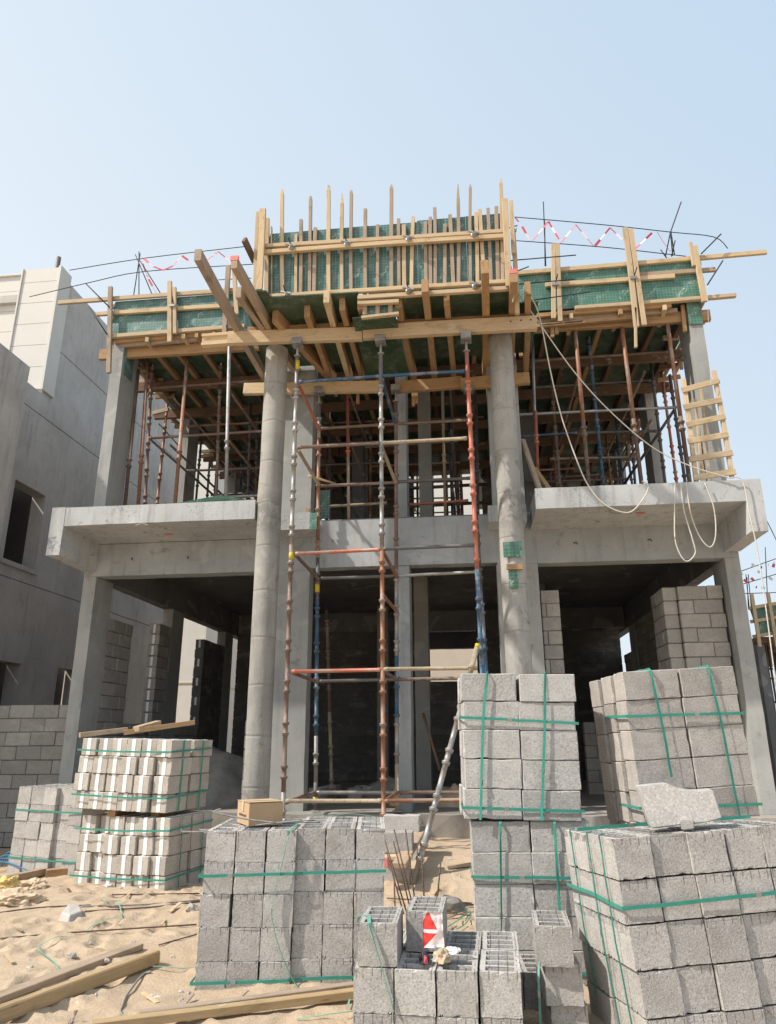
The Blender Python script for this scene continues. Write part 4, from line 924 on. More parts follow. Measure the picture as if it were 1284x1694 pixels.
# ---------------------------------------------------------------- concrete blocks
def block_mesh(W, L, H, slots, name, mats, bev=.004, seed=0, depth=.15, along='y'):
    """W across the front, L back, H high; slots = number of open cells along L (or W)"""
    rnd = random.Random(seed); bm = bmesh.new()
    if slots:
        wall = .028; wb = .021
        if along == 'y':
            xsx = [-W / 2, -W / 2 + wall, W / 2 - wall, W / 2]; s = (L - wb * (slots + 1)) / slots
            ysx = [0]; 
            for k in range(slots): ysx += [ysx[-1] + wb, ysx[-1] + wb + s]
            ysx.append(L); hole = lambda i, j: i == 1 and j % 2 == 1
        else:
            ysx = [0, wall, L - wall, L]; s = (W - wb * (slots + 1)) / slots
            xsx = [-W / 2]
            for k in range(slots): xsx += [xsx[-1] + wb, xsx[-1] + wb + s]
            xsx.append(W / 2); hole = lambda i, j: j == 1 and i % 2 == 1
    else: xsx, ysx, hole = [-W / 2, W / 2], [0, L], lambda i, j: False
    V = {}
    def vt(x, y, z):
        k = (round(x, 4), round(y, 4), round(z, 4))
        if k not in V: V[k] = bm.verts.new((x, y, z))
        return V[k]
    for i in range(len(xsx) - 1):
        for j in range(len(ysx) - 1):
            a, b, c, d = xsx[i], xsx[i + 1], ysx[j], ysx[j + 1]
            if hole(i, j):
                z = H - depth
                bm.faces.new([vt(a, c, z), vt(b, c, z), vt(b, d, z), vt(a, d, z)])
                for (p, q_) in (((a, c), (b, c)), ((b, c), (b, d)), ((b, d), (a, d)), ((a, d), (a, c))):
                    bm.faces.new([vt(*p, z), vt(*q_, z), vt(*q_, H), vt(*p, H)])
            else: bm.faces.new([vt(a, c, H), vt(b, c, H), vt(b, d, H), vt(a, d, H)])
            bm.faces.new([vt(a, c, 0), vt(a, d, 0), vt(b, d, 0), vt(b, c, 0)])
    for i in range(len(xsx) - 1):
        for y in (0, L): bm.faces.new([vt(xsx[i], y, 0), vt(xsx[i + 1], y, 0), vt(xsx[i + 1], y, H), vt(xsx[i], y, H)])
    for j in range(len(ysx) - 1):
        for x in (-W / 2, W / 2): bm.faces.new([vt(x, ysx[j], 0), vt(x, ysx[j + 1], 0), vt(x, ysx[j + 1], H), vt(x, ysx[j], H)])
    bmesh.ops.recalc_face_normals(bm, faces=bm.faces)
    sharp = [e for e in bm.edges if len(e.link_faces) == 2 and e.calc_face_angle(0) > .5]
    outer = [e for e in sharp if all(abs(abs(v.co.x) - W / 2) < .01 or v.co.y < .01 or v.co.y > L - .01 for v in e.verts) and not (slots and all(abs(v.co.z - H + depth) < .01 for v in e.verts))]
    for test in (lambda c: abs(c.x - W / 2) < .004, lambda c: abs(c.x + W / 2) < .004, lambda c: abs(c.y) < .004, lambda c: abs(c.y - L) < .004, lambda c: abs(c.z) < .004):
        g_ = [f for f in bm.faces if test(f.calc_center_median())]
        if len(g_) > 1: bmesh.ops.dissolve_faces(bm, faces=g_, use_verts=False)
    outer = [e for e in bm.edges if len(e.link_faces) == 2 and e.calc_face_angle(0) > .5 and all(abs(abs(v.co.x) - W / 2) < .01 or v.co.y < .01 or v.co.y > L - .01 for v in e.verts) and not (slots and all(abs(v.co.z - H + depth) < .01 for v in e.verts))]
    bmesh.ops.subdivide_edges(bm, edges=outer, cuts=5)
    big = [f for f in bm.faces if f.calc_area() > .02 and abs(f.normal.z) < .5]
    bmesh.ops.inset_individual(bm, faces=big, thickness=.011, use_even_offset=True)
    for v in bm.verts:
        if len([e for e in v.link_edges if len(e.link_faces) == 2 and e.calc_face_angle(0) > .5]) >= 2:
            v.co += Vector((rnd.gauss(0, .0008), rnd.gauss(0, .0008), rnd.gauss(0, .0008)))
            if rnd.random() < .06: v.co += (Vector((0, L / 2, H / 2)) - v.co).normalized() * rnd.uniform(.003, .011)
    sharp = [e for e in bm.edges if len(e.link_faces) == 2 and e.calc_face_angle(0) > .5]
    bmesh.ops.bevel(bm, geom=sharp, offset=bev, segments=1, affect='EDGES', clamp_overlap=True)
    me = bm_mesh(bm, name); me.materials.append(mats); return me
def chain_copy(src, M):
    c = src.copy(); col.objects.link(c); c.matrix_basis = M; WM[c.name] = M.copy()
    for ch in src.children:
        d = ch.copy(); col.objects.link(d); d.parent = c; d.matrix_parent_inverse = Matrix(); d.matrix_basis = ch.matrix_basis
    return c
rndb = random.Random(5)
def stack(origin, yaw, cols, rows, layers, pitch, protos, where, rule, group, tilt=0, jit=.006, offs=None, roll=0, cat='block', look='grey block', first_row=0):
    """protos: callable(i,j,k)->mesh; blocks are separate objects"""
    B = Matrix.Translation(Vector(origin)) @ Matrix.Rotation(yaw, 4, 'Z') @ Matrix.Rotation(-tilt, 4, 'Y') @ Matrix.Rotation(roll, 4, 'X')
    out = {}
    for k in range(rows):
        for j in range(layers):
            for i in range(cols):
                if not rule(i, j, k): continue
                o_ = offs(i, j, k) if offs else (0, 0, 0)
                me = protos(i, j, k)
                jx, jy, jr = rndb.uniform(-jit, jit), rndb.uniform(-jit, jit), rndb.uniform(-.012, .012)
                M = B @ Matrix.Translation(((i + .5) * pitch[0] + jx + o_[0], j * pitch[1] + jy + o_[1], k * pitch[2] + o_[2])) @ Matrix.Rotation(jr, 4, 'Z')
                o = link('concrete_block', me, None, None, M)
                rd = rows - 1 - k
                rowname = 'top row' if rd == 0 else 'bottom row' if k == 0 else '%s row down' % ORD[rd]
                depth = '' if j == 0 else ' behind front' if j == 1 else ' %s back' % ORD[j]
                tag(o, '%s %s from left%s, %s, %s' % (look, ORD[i], depth, rowname, where), cat, group)
                out[(i, j, k)] = o
    return B, out
def strap(B, pts, label, mat=M_STRAP, wd=.0185):
    p3 = [B @ Vector(p) for p in pts]
    hor = abs(p3[1].z - p3[0].z) < .3 * (p3[1] - p3[0]).length
    fl_ = (.0016, wd * .707) if hor else (wd * .707, .0016)
    q3 = []
    for i in range(len(p3) - 1):
        n_ = max(1, int((p3[i + 1] - p3[i]).length / .1))
        for k in range(n_):
            t_ = k / n_; q3.append(p3[i].lerp(p3[i + 1], t_) + (Vector((rndb.uniform(-.0015, .0015), rndb.uniform(-.002, 0), rndb.uniform(-.0025, .0025))) if 0 < t_ else Vector()))
    q3.append(p3[-1])
    o = tag(link('packing_strap', path_mesh(q3, 1, 4, 'packing_strap', fl_), mat), label, 'strap')
    seg = max(range(len(p3) - 1), key=lambda i: (p3[i + 1] - p3[i]).length * (2 if p3[i].y < p3[0].y + .01 else 1)); d_ = (p3[seg + 1] - p3[seg]).normalized(); c_ = p3[seg].lerp(p3[seg + 1], rndb.uniform(.25, .75)) + Vector((0, -.003, 0))
    bar('strap_seal', c_ - d_ * .016, c_ + d_ * .016, .004 if hor else wd * 1.2, wd * 1.2 if hor else .004, M_GALV, o, up=(0, 0, 1) if hor else (0, -1, 0), c=.0008)
    return o
def variants(n, *a, **k): return [block_mesh(*a, seed=s, **k) for s in range(n)]
EH = [block_mesh(.194, .385, .190, 4, 'hollow_block', M_BLK, seed=s) for s in range(10)]
EHW = [block_mesh(.200, .39, .194, 4, 'hollow_block', M_BLK, seed=s + 19) for s in range(10)]
SB = [block_mesh(.400, .19, .195, 0, 'solid_block', M_BLKC, seed=s + 50) for s in range(9)]
SBW = [block_mesh(.400, .19, .195, 0, 'solid_block', M_BLKW, seed=s + 60) for s in range(9)]
IB = [block_mesh(.190, .385, .180, 0, 'insulated_block', M_BLKI, seed=s + 70) for s in range(6)]
pick = lambda L: (lambda i, j, k: rndb.choice(L))
CB_ = 'concrete blocks stacked in strapped pallets'
# stack A: under the cardboard box
A0 = (-1.83, -5.24, -.055)
shell = lambda i, j, k: j == 0 or k == 4 or i == 0
BA, oA = stack(A0, R(7.5), 6, 5, 2, (.2, .4, .1925), pick(EH), 'stack under cardboard box', shell, CB_, offs=lambda i, j, k: (.004 + (-.012 if (i == 0 and k == 2) else 0), (.035 if i > 2 else 0) + .006 * k, .012 if i > 2 else 0), jit=.005, tilt=R(-.6))
for z0_, z1_, n in ((.69, .72, 'upper'), (.075, .11, 'lower')):
    strap(BA, [(-.022, .4, z0_), (-.022, -.024, z0_), (.60, -.014, (z0_ + z1_) / 2), (.66, .012, (z0_ + z1_) / 2), (1.215, .018, z1_)], '%s green strap round the stack under the cardboard box' % n)
tag(cord('packing_strap', [BA @ Vector(p) for p in ((.585, .35, .97), (.565, .02, .975), (.555, -.012, .93), (.515, -.015, .72), (.47, -.02, .52), (.50, -.025, .36), (.58, -.03, .18), (.68, -.05, .05), (.76, -.12, .055))], 1, M_STRAP2, None, 8, (.012, .0016)), 'loose faded green strap hanging down the front of stack under cardboard box', 'strap')
# stack B: coarse pale blocks, upper and lower pallet in the middle
def shB(i, j, k): return j <= 1 or i == 0
BB_, _ = stack((-.045, -4.86, -.045), R(2), 2, 5, 2, (.408, .2, .197), pick(SB), 'pallet behind red packet', lambda i, j, k: j == 0 or i == 0 or k == 4, CB_, tilt=R(.6), look='coarse grey block', jit=.007)
BC, _ = stack((-.095, -4.88, .958), R(3), 2, 5, 3, (.412, .2, .199), pick(SB), 'tall pallet by raking prop', lambda i, j, k: j <= 1 or i == 0 or k == 4, CB_, tilt=R(-.5), look='coarse pale block', jit=.010, offs=lambda i, j, k: (-.004 * j, 0, -.006 * (i == 1) ))
strap(BC, [(-.005, .6, .68), (-.014, -.018, .68), (.83, -.018, .64)], 'upper horizontal green strap on tall pallet right of raking prop')
strap(BC, [(-.005, .6, .075), (-.014, -.018, .075), (.83, -.018, .06)], 'lower horizontal green strap on tall pallet right of raking prop')
strap(BC, [(.20, .6, 1.002), (.20, -.003, 1.0), (.195, -.022, .99), (.155, -.022, .68), (.11, -.022, -.003)], 'left vertical green strap on tall pallet right of raking prop')
strap(BC, [(.62, .6, .996), (.62, -.003, .994), (.615, -.012, .984), (.59, -.022, .64), (.53, -.022, -.003)], 'right vertical green strap on tall pallet right of raking prop')
strap(BB_, [(-.005, .4, .64), (-.008, -.018, .64), (.83, -.018, .63)], 'horizontal green strap on lower pallet behind red packet')
strap(BB_, [(.21, -.004, .985), (.205, -.022, .97), (.19, -.022, .62), (.16, -.022, .05)], 'left vertical green strap on lower pallet behind red packet')
strap(BB_, [(.58, -.004, .985), (.575, -.022, .97), (.57, -.022, .62), (.56, -.022, .05)], 'right vertical green strap on lower pallet behind red packet')
strap(BB_, [(-.006, -.006, .07), (.83, -.006, .065)], 'low horizontal green strap on lower pallet behind red packet')
# stack C: warm blocks, upper pallet on right, on a mostly hidden lower pallet
stack((1.06, -4.92, -.045), R(8), 2, 5, 3, (.41, .2, .197), pick(SBW), 'pallet below the right one', lambda i, j, k: j == 0 or i == 0, CB_, look='warm grey block')
BD, _ = stack((1.085, -4.98, .945), R(10), 2, 5, 3, (.415, .2, .199), pick(SBW), 'pallet behind broken block', lambda i, j, k: j == 0 or i == 0 or k == 4, CB_, tilt=R(3.0), look='warm grey block', jit=.007, offs=lambda i, j, k: (-.02 * j, .0, -.012 * j))
strap(BD, [(-.012, .55, .70), (-.014, -.02, .69), (.835, -.02, .665)], 'upper horizontal green strap on pallet behind broken block')
strap(BD, [(-.012, .55, .10), (-.014, -.02, .10), (.835, -.02, .075)], 'lower horizontal green strap on pallet behind broken block')
strap(BD, [(.215, .6, 1.002), (.212, -.003, 1.0), (.21, -.022, .99), (.235, -.022, .6), (.24, -.022, .28)], 'left vertical green strap on pallet behind broken block')
strap(BD, [(.64, .6, 1.002), (.637, -.003, 1.0), (.635, -.022, .99), (.655, -.022, .6), (.66, -.022, .0)], 'right vertical green strap on pallet behind broken block')
# stack D: near right
BE, _ = stack((.755, -6.14, -.015), R(12), 5, 5, 2, (.209, .4, .203), pick(EHW), 'near right strapped stack', lambda i, j, k: j == 0 or i == 0 or k == 4, CB_, tilt=R(3.2), jit=.006, roll=R(-3.0), offs=lambda i, j, k: (.009 * (4 - k) if i == 0 and j == 0 else .004 * (4 - k), .015 * (i % 2), -.004 * j))
strap(BE, [(-.02, .8, .70), (-.006, .40, .70), (-.004, -.012, .685), (.5, -.018, .69), (1.06, -.006, .695)], 'green strap round near right stack under the broken block')
for n, y_ in (('front', .14), ('middle', .33), ('rear', .62)):
    strap(BE, [(.02, y_, 1.02), (-.012, y_, 1.017), (-.006, y_ + .01, .5), (.03, y_ + .03, .0)], '%s vertical green strap on left side of near right stack' % n, wd=.008)
strap(BE, [(.0, .52, 1.022), (.5, .5, 1.024), (1.05, .45, 1.024)], 'green strap lying across the top of near right stack')
# stack E: front centre loose blocks
BF, oF = stack((-.655, -6.22, .005), R(-1.2), 4, 2, 2, (.2085, .40, .197), pick(EHW), 'low stack with red packet', lambda i, j, k: True, 'loose hollow blocks at the front centre', jit=.004, look='hollow grey block', offs=lambda i, j, k: (.01 * j, .015 if i == 3 else 0, 0))
for (x, y, z, r_, lab) in ((-.53, -6.215, .402, 1, 'tall standing hollow block at left of the front low stack, with green strap over it'), (-.31, -5.93, .402, -1, 'hollow block standing behind red packet at the front low stack')):
    tag(link('concrete_block', EHW[0], None, None, Matrix.Translation((x, y, z)) @ Matrix.Rotation(R(r_), 4, 'Z')), lab, 'block', 'loose hollow blocks at the front centre')
tag(cord('packing_strap', [(-.66, -5.95, .50), (-.655, -6.02, .58), (-.60, -6.08, .602), (-.575, -6.20, .605), (-.565, -6.232, .58), (-.52, -6.24, .45), (-.48, -6.24, .33), (-.445, -6.24, .22)], 1, M_STRAP2, None, 8, (.013, .0016)), 'loose pale green strap draped over the tall front left block', 'strap')
# leaning pair right of them
for z, yaw, x, y, lab, m_ in ((-.075, 6, .45, -5.72, 'lowest of the three stacked blocks left of the near right stack', EHW[1]), (.12, 3, .43, -5.75, 'middle one of three stacked blocks left of the near right stack', EHW[2]), (.315, -2, .385, -5.80, 'chipped hollow block standing on top, left of the near right stack', EHW[0])):
    tag(link('concrete_block', m_, None, None, Matrix.Translation((x, y, z)) @ Matrix.Rotation(R(yaw), 4, 'Z')), lab, 'block', 'three blocks piled left of the near right stack')
strap(Matrix(), [(.30, -5.79, .36), (.29, -5.81, .25), (.285, -5.82, .02)], 'thin green strap hanging at left of three piled blocks', M_STRAP2, .012)
stack((.02, -5.35, -.03), R(3), 2, 1, 1, (.21, .4, .2), pick(EH), 'dark gap behind low stack', lambda i, j, k: True, 'low blocks in the gap behind the front low stack')
# broken block on the near right stack
def slabpoly(name, px, v, th, mat, label, cat, tiltv=0):
    f_ = [P(x, y, v=v) for x, y in px]; zmin = min(p.z for p in f_)
    f_ = [Vector((p.x, p.y + (p.z - zmin) * tiltv, p.z)) for p in f_]
    n = len(f_); bk = [p + Vector((.02, th, 0)) for p in f_]
    bm = bmesh.new(); A = [bm.verts.new(p) for p in f_]; B2 = [bm.verts.new(p) for p in bk]
    bm.faces.new(A); bm.faces.new(B2[::-1])
    for i in range(n): bm.faces.new([A[i], B2[i], B2[(i + 1) % n], A[(i + 1) % n]])
    bmesh.ops.recalc_face_normals(bm, faces=bm.faces); bmesh.ops.bevel(bm, geom=list(bm.edges), offset=.006, segments=2, affect='EDGES')
    return tag(link(name, bm_mesh(bm, name), mat), label, cat)
slabpoly('broken_block', [(1057, 1303), (1085, 1300), (1110, 1298), (1130, 1307), (1158, 1311), (1185, 1308), (1191, 1330), (1197, 1354), (1172, 1361), (1130, 1365), (1078, 1371), (1066, 1335)], -5.93, .17, M_BLKB, 'pale broken block tilted on a small stone on top of near right stack', 'block', .25)
slabpoly('stone_chip', [(1125, 1357), (1148, 1356), (1150, 1372), (1128, 1374)], -5.96, .10, M_BLKB, 'small stone chip propping up the pale broken block', 'stone')
# insulated blocks: left double pallet
def ins_strip(M, o):
    bm = bmesh.new(); bm_box(bm, -.024, .024, -.004, .389, .004, .1835)
    return link('insulation_strip', bm_mesh(bm, 'insulation_strip', .002), M_EPS, o, M)
BG = []
for org, yaw, nm, of, tl in (((-4.40, -2.12, -.06), -13, 'lower insulated block pallet', (0, 0), R(.5)), ((-4.47, -2.16, .765), -11, 'upper insulated block pallet', (0, 0), R(-1.2))):
    def off(i, j, k, nm=nm):
        g = {0: 0, 1: .0, 2: .0, 3: -.045, 4: -.04, 5: 0}[i] if 'upper' in nm else {0: .03, 1: .06, 2: -.03, 3: -.03, 4: -.03, 5: .0}[i]
        if 'upper' in nm and k == 3: g += .05 if i in (3, 4) else 0
        if 'lower' in nm and k == 3: g += .03
        hx = math.sin(i * 12.9 + k * 7.7 + len(nm)) * .012; return (.004 * (i - 3) + hx * (i < 5), (g + math.sin(i * 5.1 + k * 3.3) * .018) if j == 0 else .03, .0)
    B, o = stack(org, R(yaw), 6, 4, 2, (.198, .4, .187), pick(IB), nm, lambda i, j, k: j == 0 or i == 5 or k == 3, CB_, tilt=tl, jit=.012, offs=off, look='insulated block')
    for key, b in o.items():
        if key[1] == 0 or key[2] == 3: ins_strip(WM[b.name], b)
    BG.append(B)
for B, nm in zip(BG, ('lower', 'upper')):
    for z in (.62, .15): strap(B, [(-.02, -.04, z), (.6, -.055, z - .01), (1.2, -.02, z), (1.215, .2, z + .01), (1.215, .8, z + .03)], '%s horizontal green strap on the %s insulated block pallet' % ('upper' if z > .3 else 'lower', nm), wd=.018)
    for y in (.2, .6): strap(B, [(1.213, y, .74), (1.213, y, .3), (1.213, y, .0)], '%s vertical green strap on right side of the %s insulated block pallet' % ('near' if y < .3 else 'far', nm), wd=.018)
for a, b, z, mt, lab in (((132, 1216), (210, 1207), 1.56, M_OLD, 'grey timber lying at left on the upper insulated block pallet'), ((205, 1212), (322, 1195), 1.58, M_ORG, 'orange timber lying across top of the upper insulated block pallet'), ((225, 1206), (262, 1196), 1.64, M_PINE, 'short pale splinter lying on the orange timber')):
    p0, p1 = P(*a, v=-2.1), P(*b, v=-1.75); tag(bar('loose_timber', p0, p1, .09, .055, mt), lab, 'timber')
for k, (x, y) in enumerate(((185, 1338), (258, 1336))):
    q = P(x, y, v=-2.2); tag(bar('timber_bearer', (q.x, -2.2, .72), (q.x + .12, -1.3, .72), .10, .07, M_ORG), ['left timber bearer between the two insulated block pallets', 'right timber bearer between the two insulated block pallets'][k], 'timber')
# far left shaded pallet
BH, _ = stack((-5.62, -1.42, -.02), R(-14), 5, 5, 2, (.2, .4, .193), pick(EH), 'shaded pallet at far left', lambda i, j, k: j == 0 or k == 4, CB_, tilt=R(-1), jit=.008, offs=lambda i, j, k: (0, .05 if i == 3 else (.02 if i == 4 else 0), -.02 if i > 3 else 0))
for z in (.70, .17): strap(BH, [(-.01, -.01, z), (.6, -.01, z), (1.0, .01, z)], '%s green strap on shaded far left pallet' % ('upper' if z > .5 else 'lower'))
# blocks and boards in the middle distance
q = P(650, 1412, v=-2.35)
for (x0, y0, v, yaw, lab) in ((650, 1411, -2.35, 0, 'pale block lying on boards beside rebar cluster, the nearer one'), (664, 1381, -1.75, -2, 'grey block lying behind the nearer one at foot of scaffold tower')):
    q = P(x0, y0, v=v); tag(link('concrete_block', SB[0], None, None, Matrix.Translation(q) @ Matrix.Rotation(R(yaw), 4, 'Z')), lab, 'block', 'two blocks at the foot of the scaffold tower')
    tag(box('concrete_block', q.x - .17, q.x + .17, q.y + .02, q.y + .17, gh(q.x, q.y) - .1, q.z - .045, M_BLKC), 'half hidden support below ' + ('nearer' if v < -2 else 'farther') + ' block at scaffold foot', 'block')
tag(bar('board', P(628, 1418, v=-2.4), P(682, 1416, v=-2.4), .2, .035, M_PINE), 'pale board under nearer block beside rebar cluster', 'board')
tag(bar('board', P(660, 1432, v=-2.7), P(698, 1368, v=-1.5), .14, .04, M_OLD), 'weathered board running back beside nearer block', 'board')
tag(bar('timber_offcut', P(627, 1428, v=-2.6), P(642, 1426, v=-2.6), .1, .08, M_PINK), 'pinkish timber offcut by board at scaffold foot', 'timber')
# inside the dark room
for i, (x, y, v, lab) in enumerate(((520, 1305, 1.4, 'block standing on floor left inside the dark central room'), (545, 1303, 1.9, 'block beside the steel prop in the dark central room'), (588, 1306, 1.2, 'block lying flat in the dark central room'), (610, 1306, 1.8, 'tilted block on rubble in the dark central room'), (757, 1300, 1.6, 'block at the right inside the central room'))):
    q = P(x, y, v=v); tag(link('concrete_block', EHW[i % 3], None, None, Matrix.Translation((q.x, v, FL + .01)) @ Matrix.Rotation(R(17 * i - 20), 4, 'Z')), lab, 'block', 'loose blocks inside the central room')
heap('rubble_heap', -1.4, 2.0, FL, .7, .5, .35, M_SANDG, 'low rubble heap on the floor of the dark central room', 20, 'rubble')
q = P(668, 1290, v=1.0); heap('rag_heap', -.35, .9, FL, .28, .2, .32, M_PAPER, 'crumpled brown paper sacks behind rear scaffold leg', 16, 'sack')
heap('sack', -1.18, 1.0, FL, .12, .12, .3, M_YEL, 'small yellow sack on floor behind centre scaffold legs', 14, 'sack')

# ---------------------------------------------------------------- cardboard box
cx_, cy_ = -1.665, -5.05
M = Matrix.Translation((-1.60, -4.96, .912)) @ Matrix.Rotation(R(33), 4, 'Z')
bx = thing('cardboard_box', (-1.6, -4.93, .912), 'closed brown cardboard box with small dark print on strapped grey block stack', 'box')
bm = bmesh.new(); bm_box(bm, -.03, .22, -.06, .24, 0, .150, M); link('carton', bm_mesh(bm, 'carton', .003), M_CARD, bx)
bm = bmesh.new(); bm_box(bm, -.034, .224, -.064, .088, .153, .156, M @ Matrix.Rotation(R(-1), 4, 'X')); bm_box(bm, -.034, .224, .092, .244, .151, .154, M); link('flap', bm_mesh(bm, 'flap'), M_CARD, bx)
bm = bmesh.new()
for k in range(11):
    y = .18 - k * .017; bm_box(bm, -.0312, -.0302, y - .005, y + .005, .055, .055 + random.choice([.014, .018]), M)
link('print', bm_mesh(bm, 'print'), M_INK, bx)
bm = bmesh.new(); bm_box(bm, -.036, .226, .068, .112, .1565, .1575, M); bm_box(bm, -.0345, -.0335, .068, .112, .09, .1565, M); link('packing_tape', bm_mesh(bm, 'packing_tape'), M_PAPER, bx)
# rebar pieces on that stack
for i, (s, lab) in enumerate([([(300 + 200 / 3.057, 1338), (300 + 170 / 3.057, 1342), (300 + 190 / 3.057, 1346), (300 + 330 / 3.057, 1355), (300 + 480 / 3.057, 1361)], 'hooked grey bar lying on stack under cardboard box, nearest the box'),
        ([(301, 1371), (305, 1376), (360, 1374), (450, 1362), (500, 1358)], 'long grey bar sticking out left from top of stack under cardboard box'),
        ([(338, 1378), (400, 1367), (470, 1361), (530, 1360)], 'grey bar crossing the top of stack under cardboard box'),
        ([(330, 1373), (420, 1371), (500, 1374), (556, 1386)], 'bent grey bar reaching right on stack under cardboard box'),
        ([(345, 1380), (430, 1362), (520, 1357)], 'thin grey bar along the back of stack under cardboard box')]):
    tag(cord('steel_bar', [P(x, y, v=-5.12 + .12 * i) * 1 for x, y in s], .0055, M_REBARG, None, 5), lab, 'steel bar')
# red and white packet and crumpled wrap
def packmat():
    s = N('red and white printed film', .35, 0, .5); t = s.scale((1, 1, 1)); x, z = s.axis(0, t), s.axis(2, t)
    X0, Z0 = P(716, 1540, v=-6.1).x, P(716, 1540, v=-6.1).z
    dx, dz = s.math('SUBTRACT', x, X0), s.math('SUBTRACT', z, Z0)
    up = s.math('MULTIPLY', s.math('LESS_THAN', s.math('ABSOLUTE', s.math('ADD', dx, .022)), s.math('SUBTRACT', .052, s.math('MULTIPLY', dz, .55))), s.math('LESS_THAN', s.math('ABSOLUTE', s.math('SUBTRACT', dz, .05)), .042))
    lo = s.math('MULTIPLY', s.math('LESS_THAN', s.math('SUBTRACT', dx, s.math('MULTIPLY', dz, 1.0)), .03), s.math('LESS_THAN', dz, -.008))
    s.color(s.mix(s.math('MAXIMUM', up, lo), (.80, .70, .70), (.72, .05, .045))); return s.m
M_PACK = packmat()
pk = thing('paint_packet', (-.30, -6.1, .4), 'red and white printed packet standing on the low front stack', 'packet')
a, b, c, d = [P(x, y, v=-6.10) for x, y in ((700, 1568), (735, 1566), (731, 1509), (700, 1512))]
def quad_slab(name, pts, th, mat, par):
    n = len(pts); vs = list(pts) + [p + Vector((0, th, 0)) for p in pts]
    return link(name, mesh(name, vs, [tuple(range(n)), tuple(range(n, 2 * n))[::-1]] + [(i, n + i, n + (i + 1) % n, (i + 1) % n) for i in range(n)]), mat, par)
zoff = Vector((0, 0, .402 - a.z)) if a.z < .402 else Vector((0, 0, 0))
def bag(name, A, B_, C_, D_, th, mat, par, n=10, seed=0):
    vs = []; fs = []
    for side in (0, 1):
        for j in range(n + 1):
            for i in range(n + 1):
                u_, v_ = i / n, j / n; p = A.lerp(B_, u_).lerp(D_.lerp(C_, u_), v_)
                bulge = (math.sin(math.pi * u_) * math.sin(math.pi * min(1, v_ * .9 + .1))) ** .5
                w_ = noise.noise(Vector((u_ * 3.1, v_ * 3.7, seed))) * .012 + abs(noise.noise(Vector((u_ * 7, v_ * 6, seed + 3)))) * .006
                vs.append(p + Vector((noise.noise(Vector((v_ * 4, seed, side))) * .004, (-bulge * .012 + w_) if side == 0 else th * bulge + .004 + w_, 0)))
    k = (n + 1) ** 2
    for side in (0, 1):
        for j in range(n):
            for i in range(n):
                q_ = side * k + j * (n + 1) + i; f = (q_, q_ + 1, q_ + n + 2, q_ + n + 1); fs.append(f if side == 0 else f[::-1])
    edge = [i for i in range(n + 1)] + [(j + 1) * (n + 1) - 1 for j in range(1, n + 1)] + [n * (n + 1) + i for i in range(n - 1, -1, -1)] + [j * (n + 1) for j in range(n - 1, 0, -1)]
    for a_, b_ in zip(edge, edge[1:] + edge[:1]): fs.append((a_, b_, k + b_, k + a_))
    return link(name, mesh(name, vs, fs, True), mat, par)
bag('bag', *[p + zoff for p in (a, b, c, d)], .05, M_PACK, pk)
def crumple(name, c, rx, ry, rz, mat, label, seed, cat='litter', sub=3, par=None):
    bm = bmesh.new(); bmesh.ops.create_icosphere(bm, subdivisions=sub, radius=1)
    for v in bm.verts:
        n_ = noise.noise(v.co * 1.7 + Vector((seed, 0, 0))) * .7 + abs(noise.noise(v.co * 4 + Vector((0, seed, 0)))) * .5
        v.co *= .75 + n_ * .6; v.co = Vector((v.co.x * rx, v.co.y * ry, max(-.3, v.co.z) * rz)) + Vector(c)
    o = link(name, bm_mesh(bm, name), mat, par); return tag(o, label, cat) if label else o
wr = thing('plastic_wrap', (-.25, -6.15, .4), 'crumpled clear and red plastic wrap lying below the red packet', 'litter')
crumple('wrap', (-.21, -6.14, .43), .055, .05, .05, M_PAPER, None, 3, par=wr); crumple('wrap', (-.16, -6.10, .455), .05, .05, .018, M_WHITEP, None, 5, par=wr); crumple('wrap', (-.30, -6.13, .42), .03, .04, .045, M_DKBAR, None, 8, par=wr); crumple('wrap', (-.29, -6.165, .42), .012, .02, .03, M_TAPER, None, 9, par=wr)

# ---------------------------------------------------------------- timbers and litter on the sand
def g3(x, y, dz=0): q = P(x, y, w=0.0); q = P(x, y, w=gh(q.x, q.y)); return Vector((q.x, q.y, gh(q.x, q.y) + dz))
def gbar(name, a, b, wd, dp, mat, label, cat='timber', dz=None, **k):
    p, q = g3(*a), g3(*b); d = (dp / 2 if dz is None else dz); p.z += d; q.z += d
    return tag(bar(name, p, q, wd, dp, mat, **k), label, cat)
gbar('timber_beam', (-40, 1708), (258, 1594), .065, .085, M_TAN, 'long thick pine beam lying on the sand at lower left, the nearer one', c=.008)
gbar('timber_beam', (-40, 1672), (228, 1572), .10, .04, M_OLD, 'long thin plank lying on sand just behind the thick pine beam')
gbar('timber_beam', (150, 1714), (600, 1657), .06, .045, M_TAN, 'pale plank lying along the bottom edge before the grey block stack', dz=.045)
gbar('timber_beam', (230, 1690), (600, 1638), .06, .05, M_OLD, 'weathered plank lying behind the pale plank at the bottom edge')
gbar('timber_beam', (75, 1452), (132, 1447), .10, .08, M_ORG, 'short orange timber under right end of far left pallet')
gbar('timber_beam', (5, 1462), (78, 1445), .10, .07, M_OLD, 'short timber under left end of far left pallet')
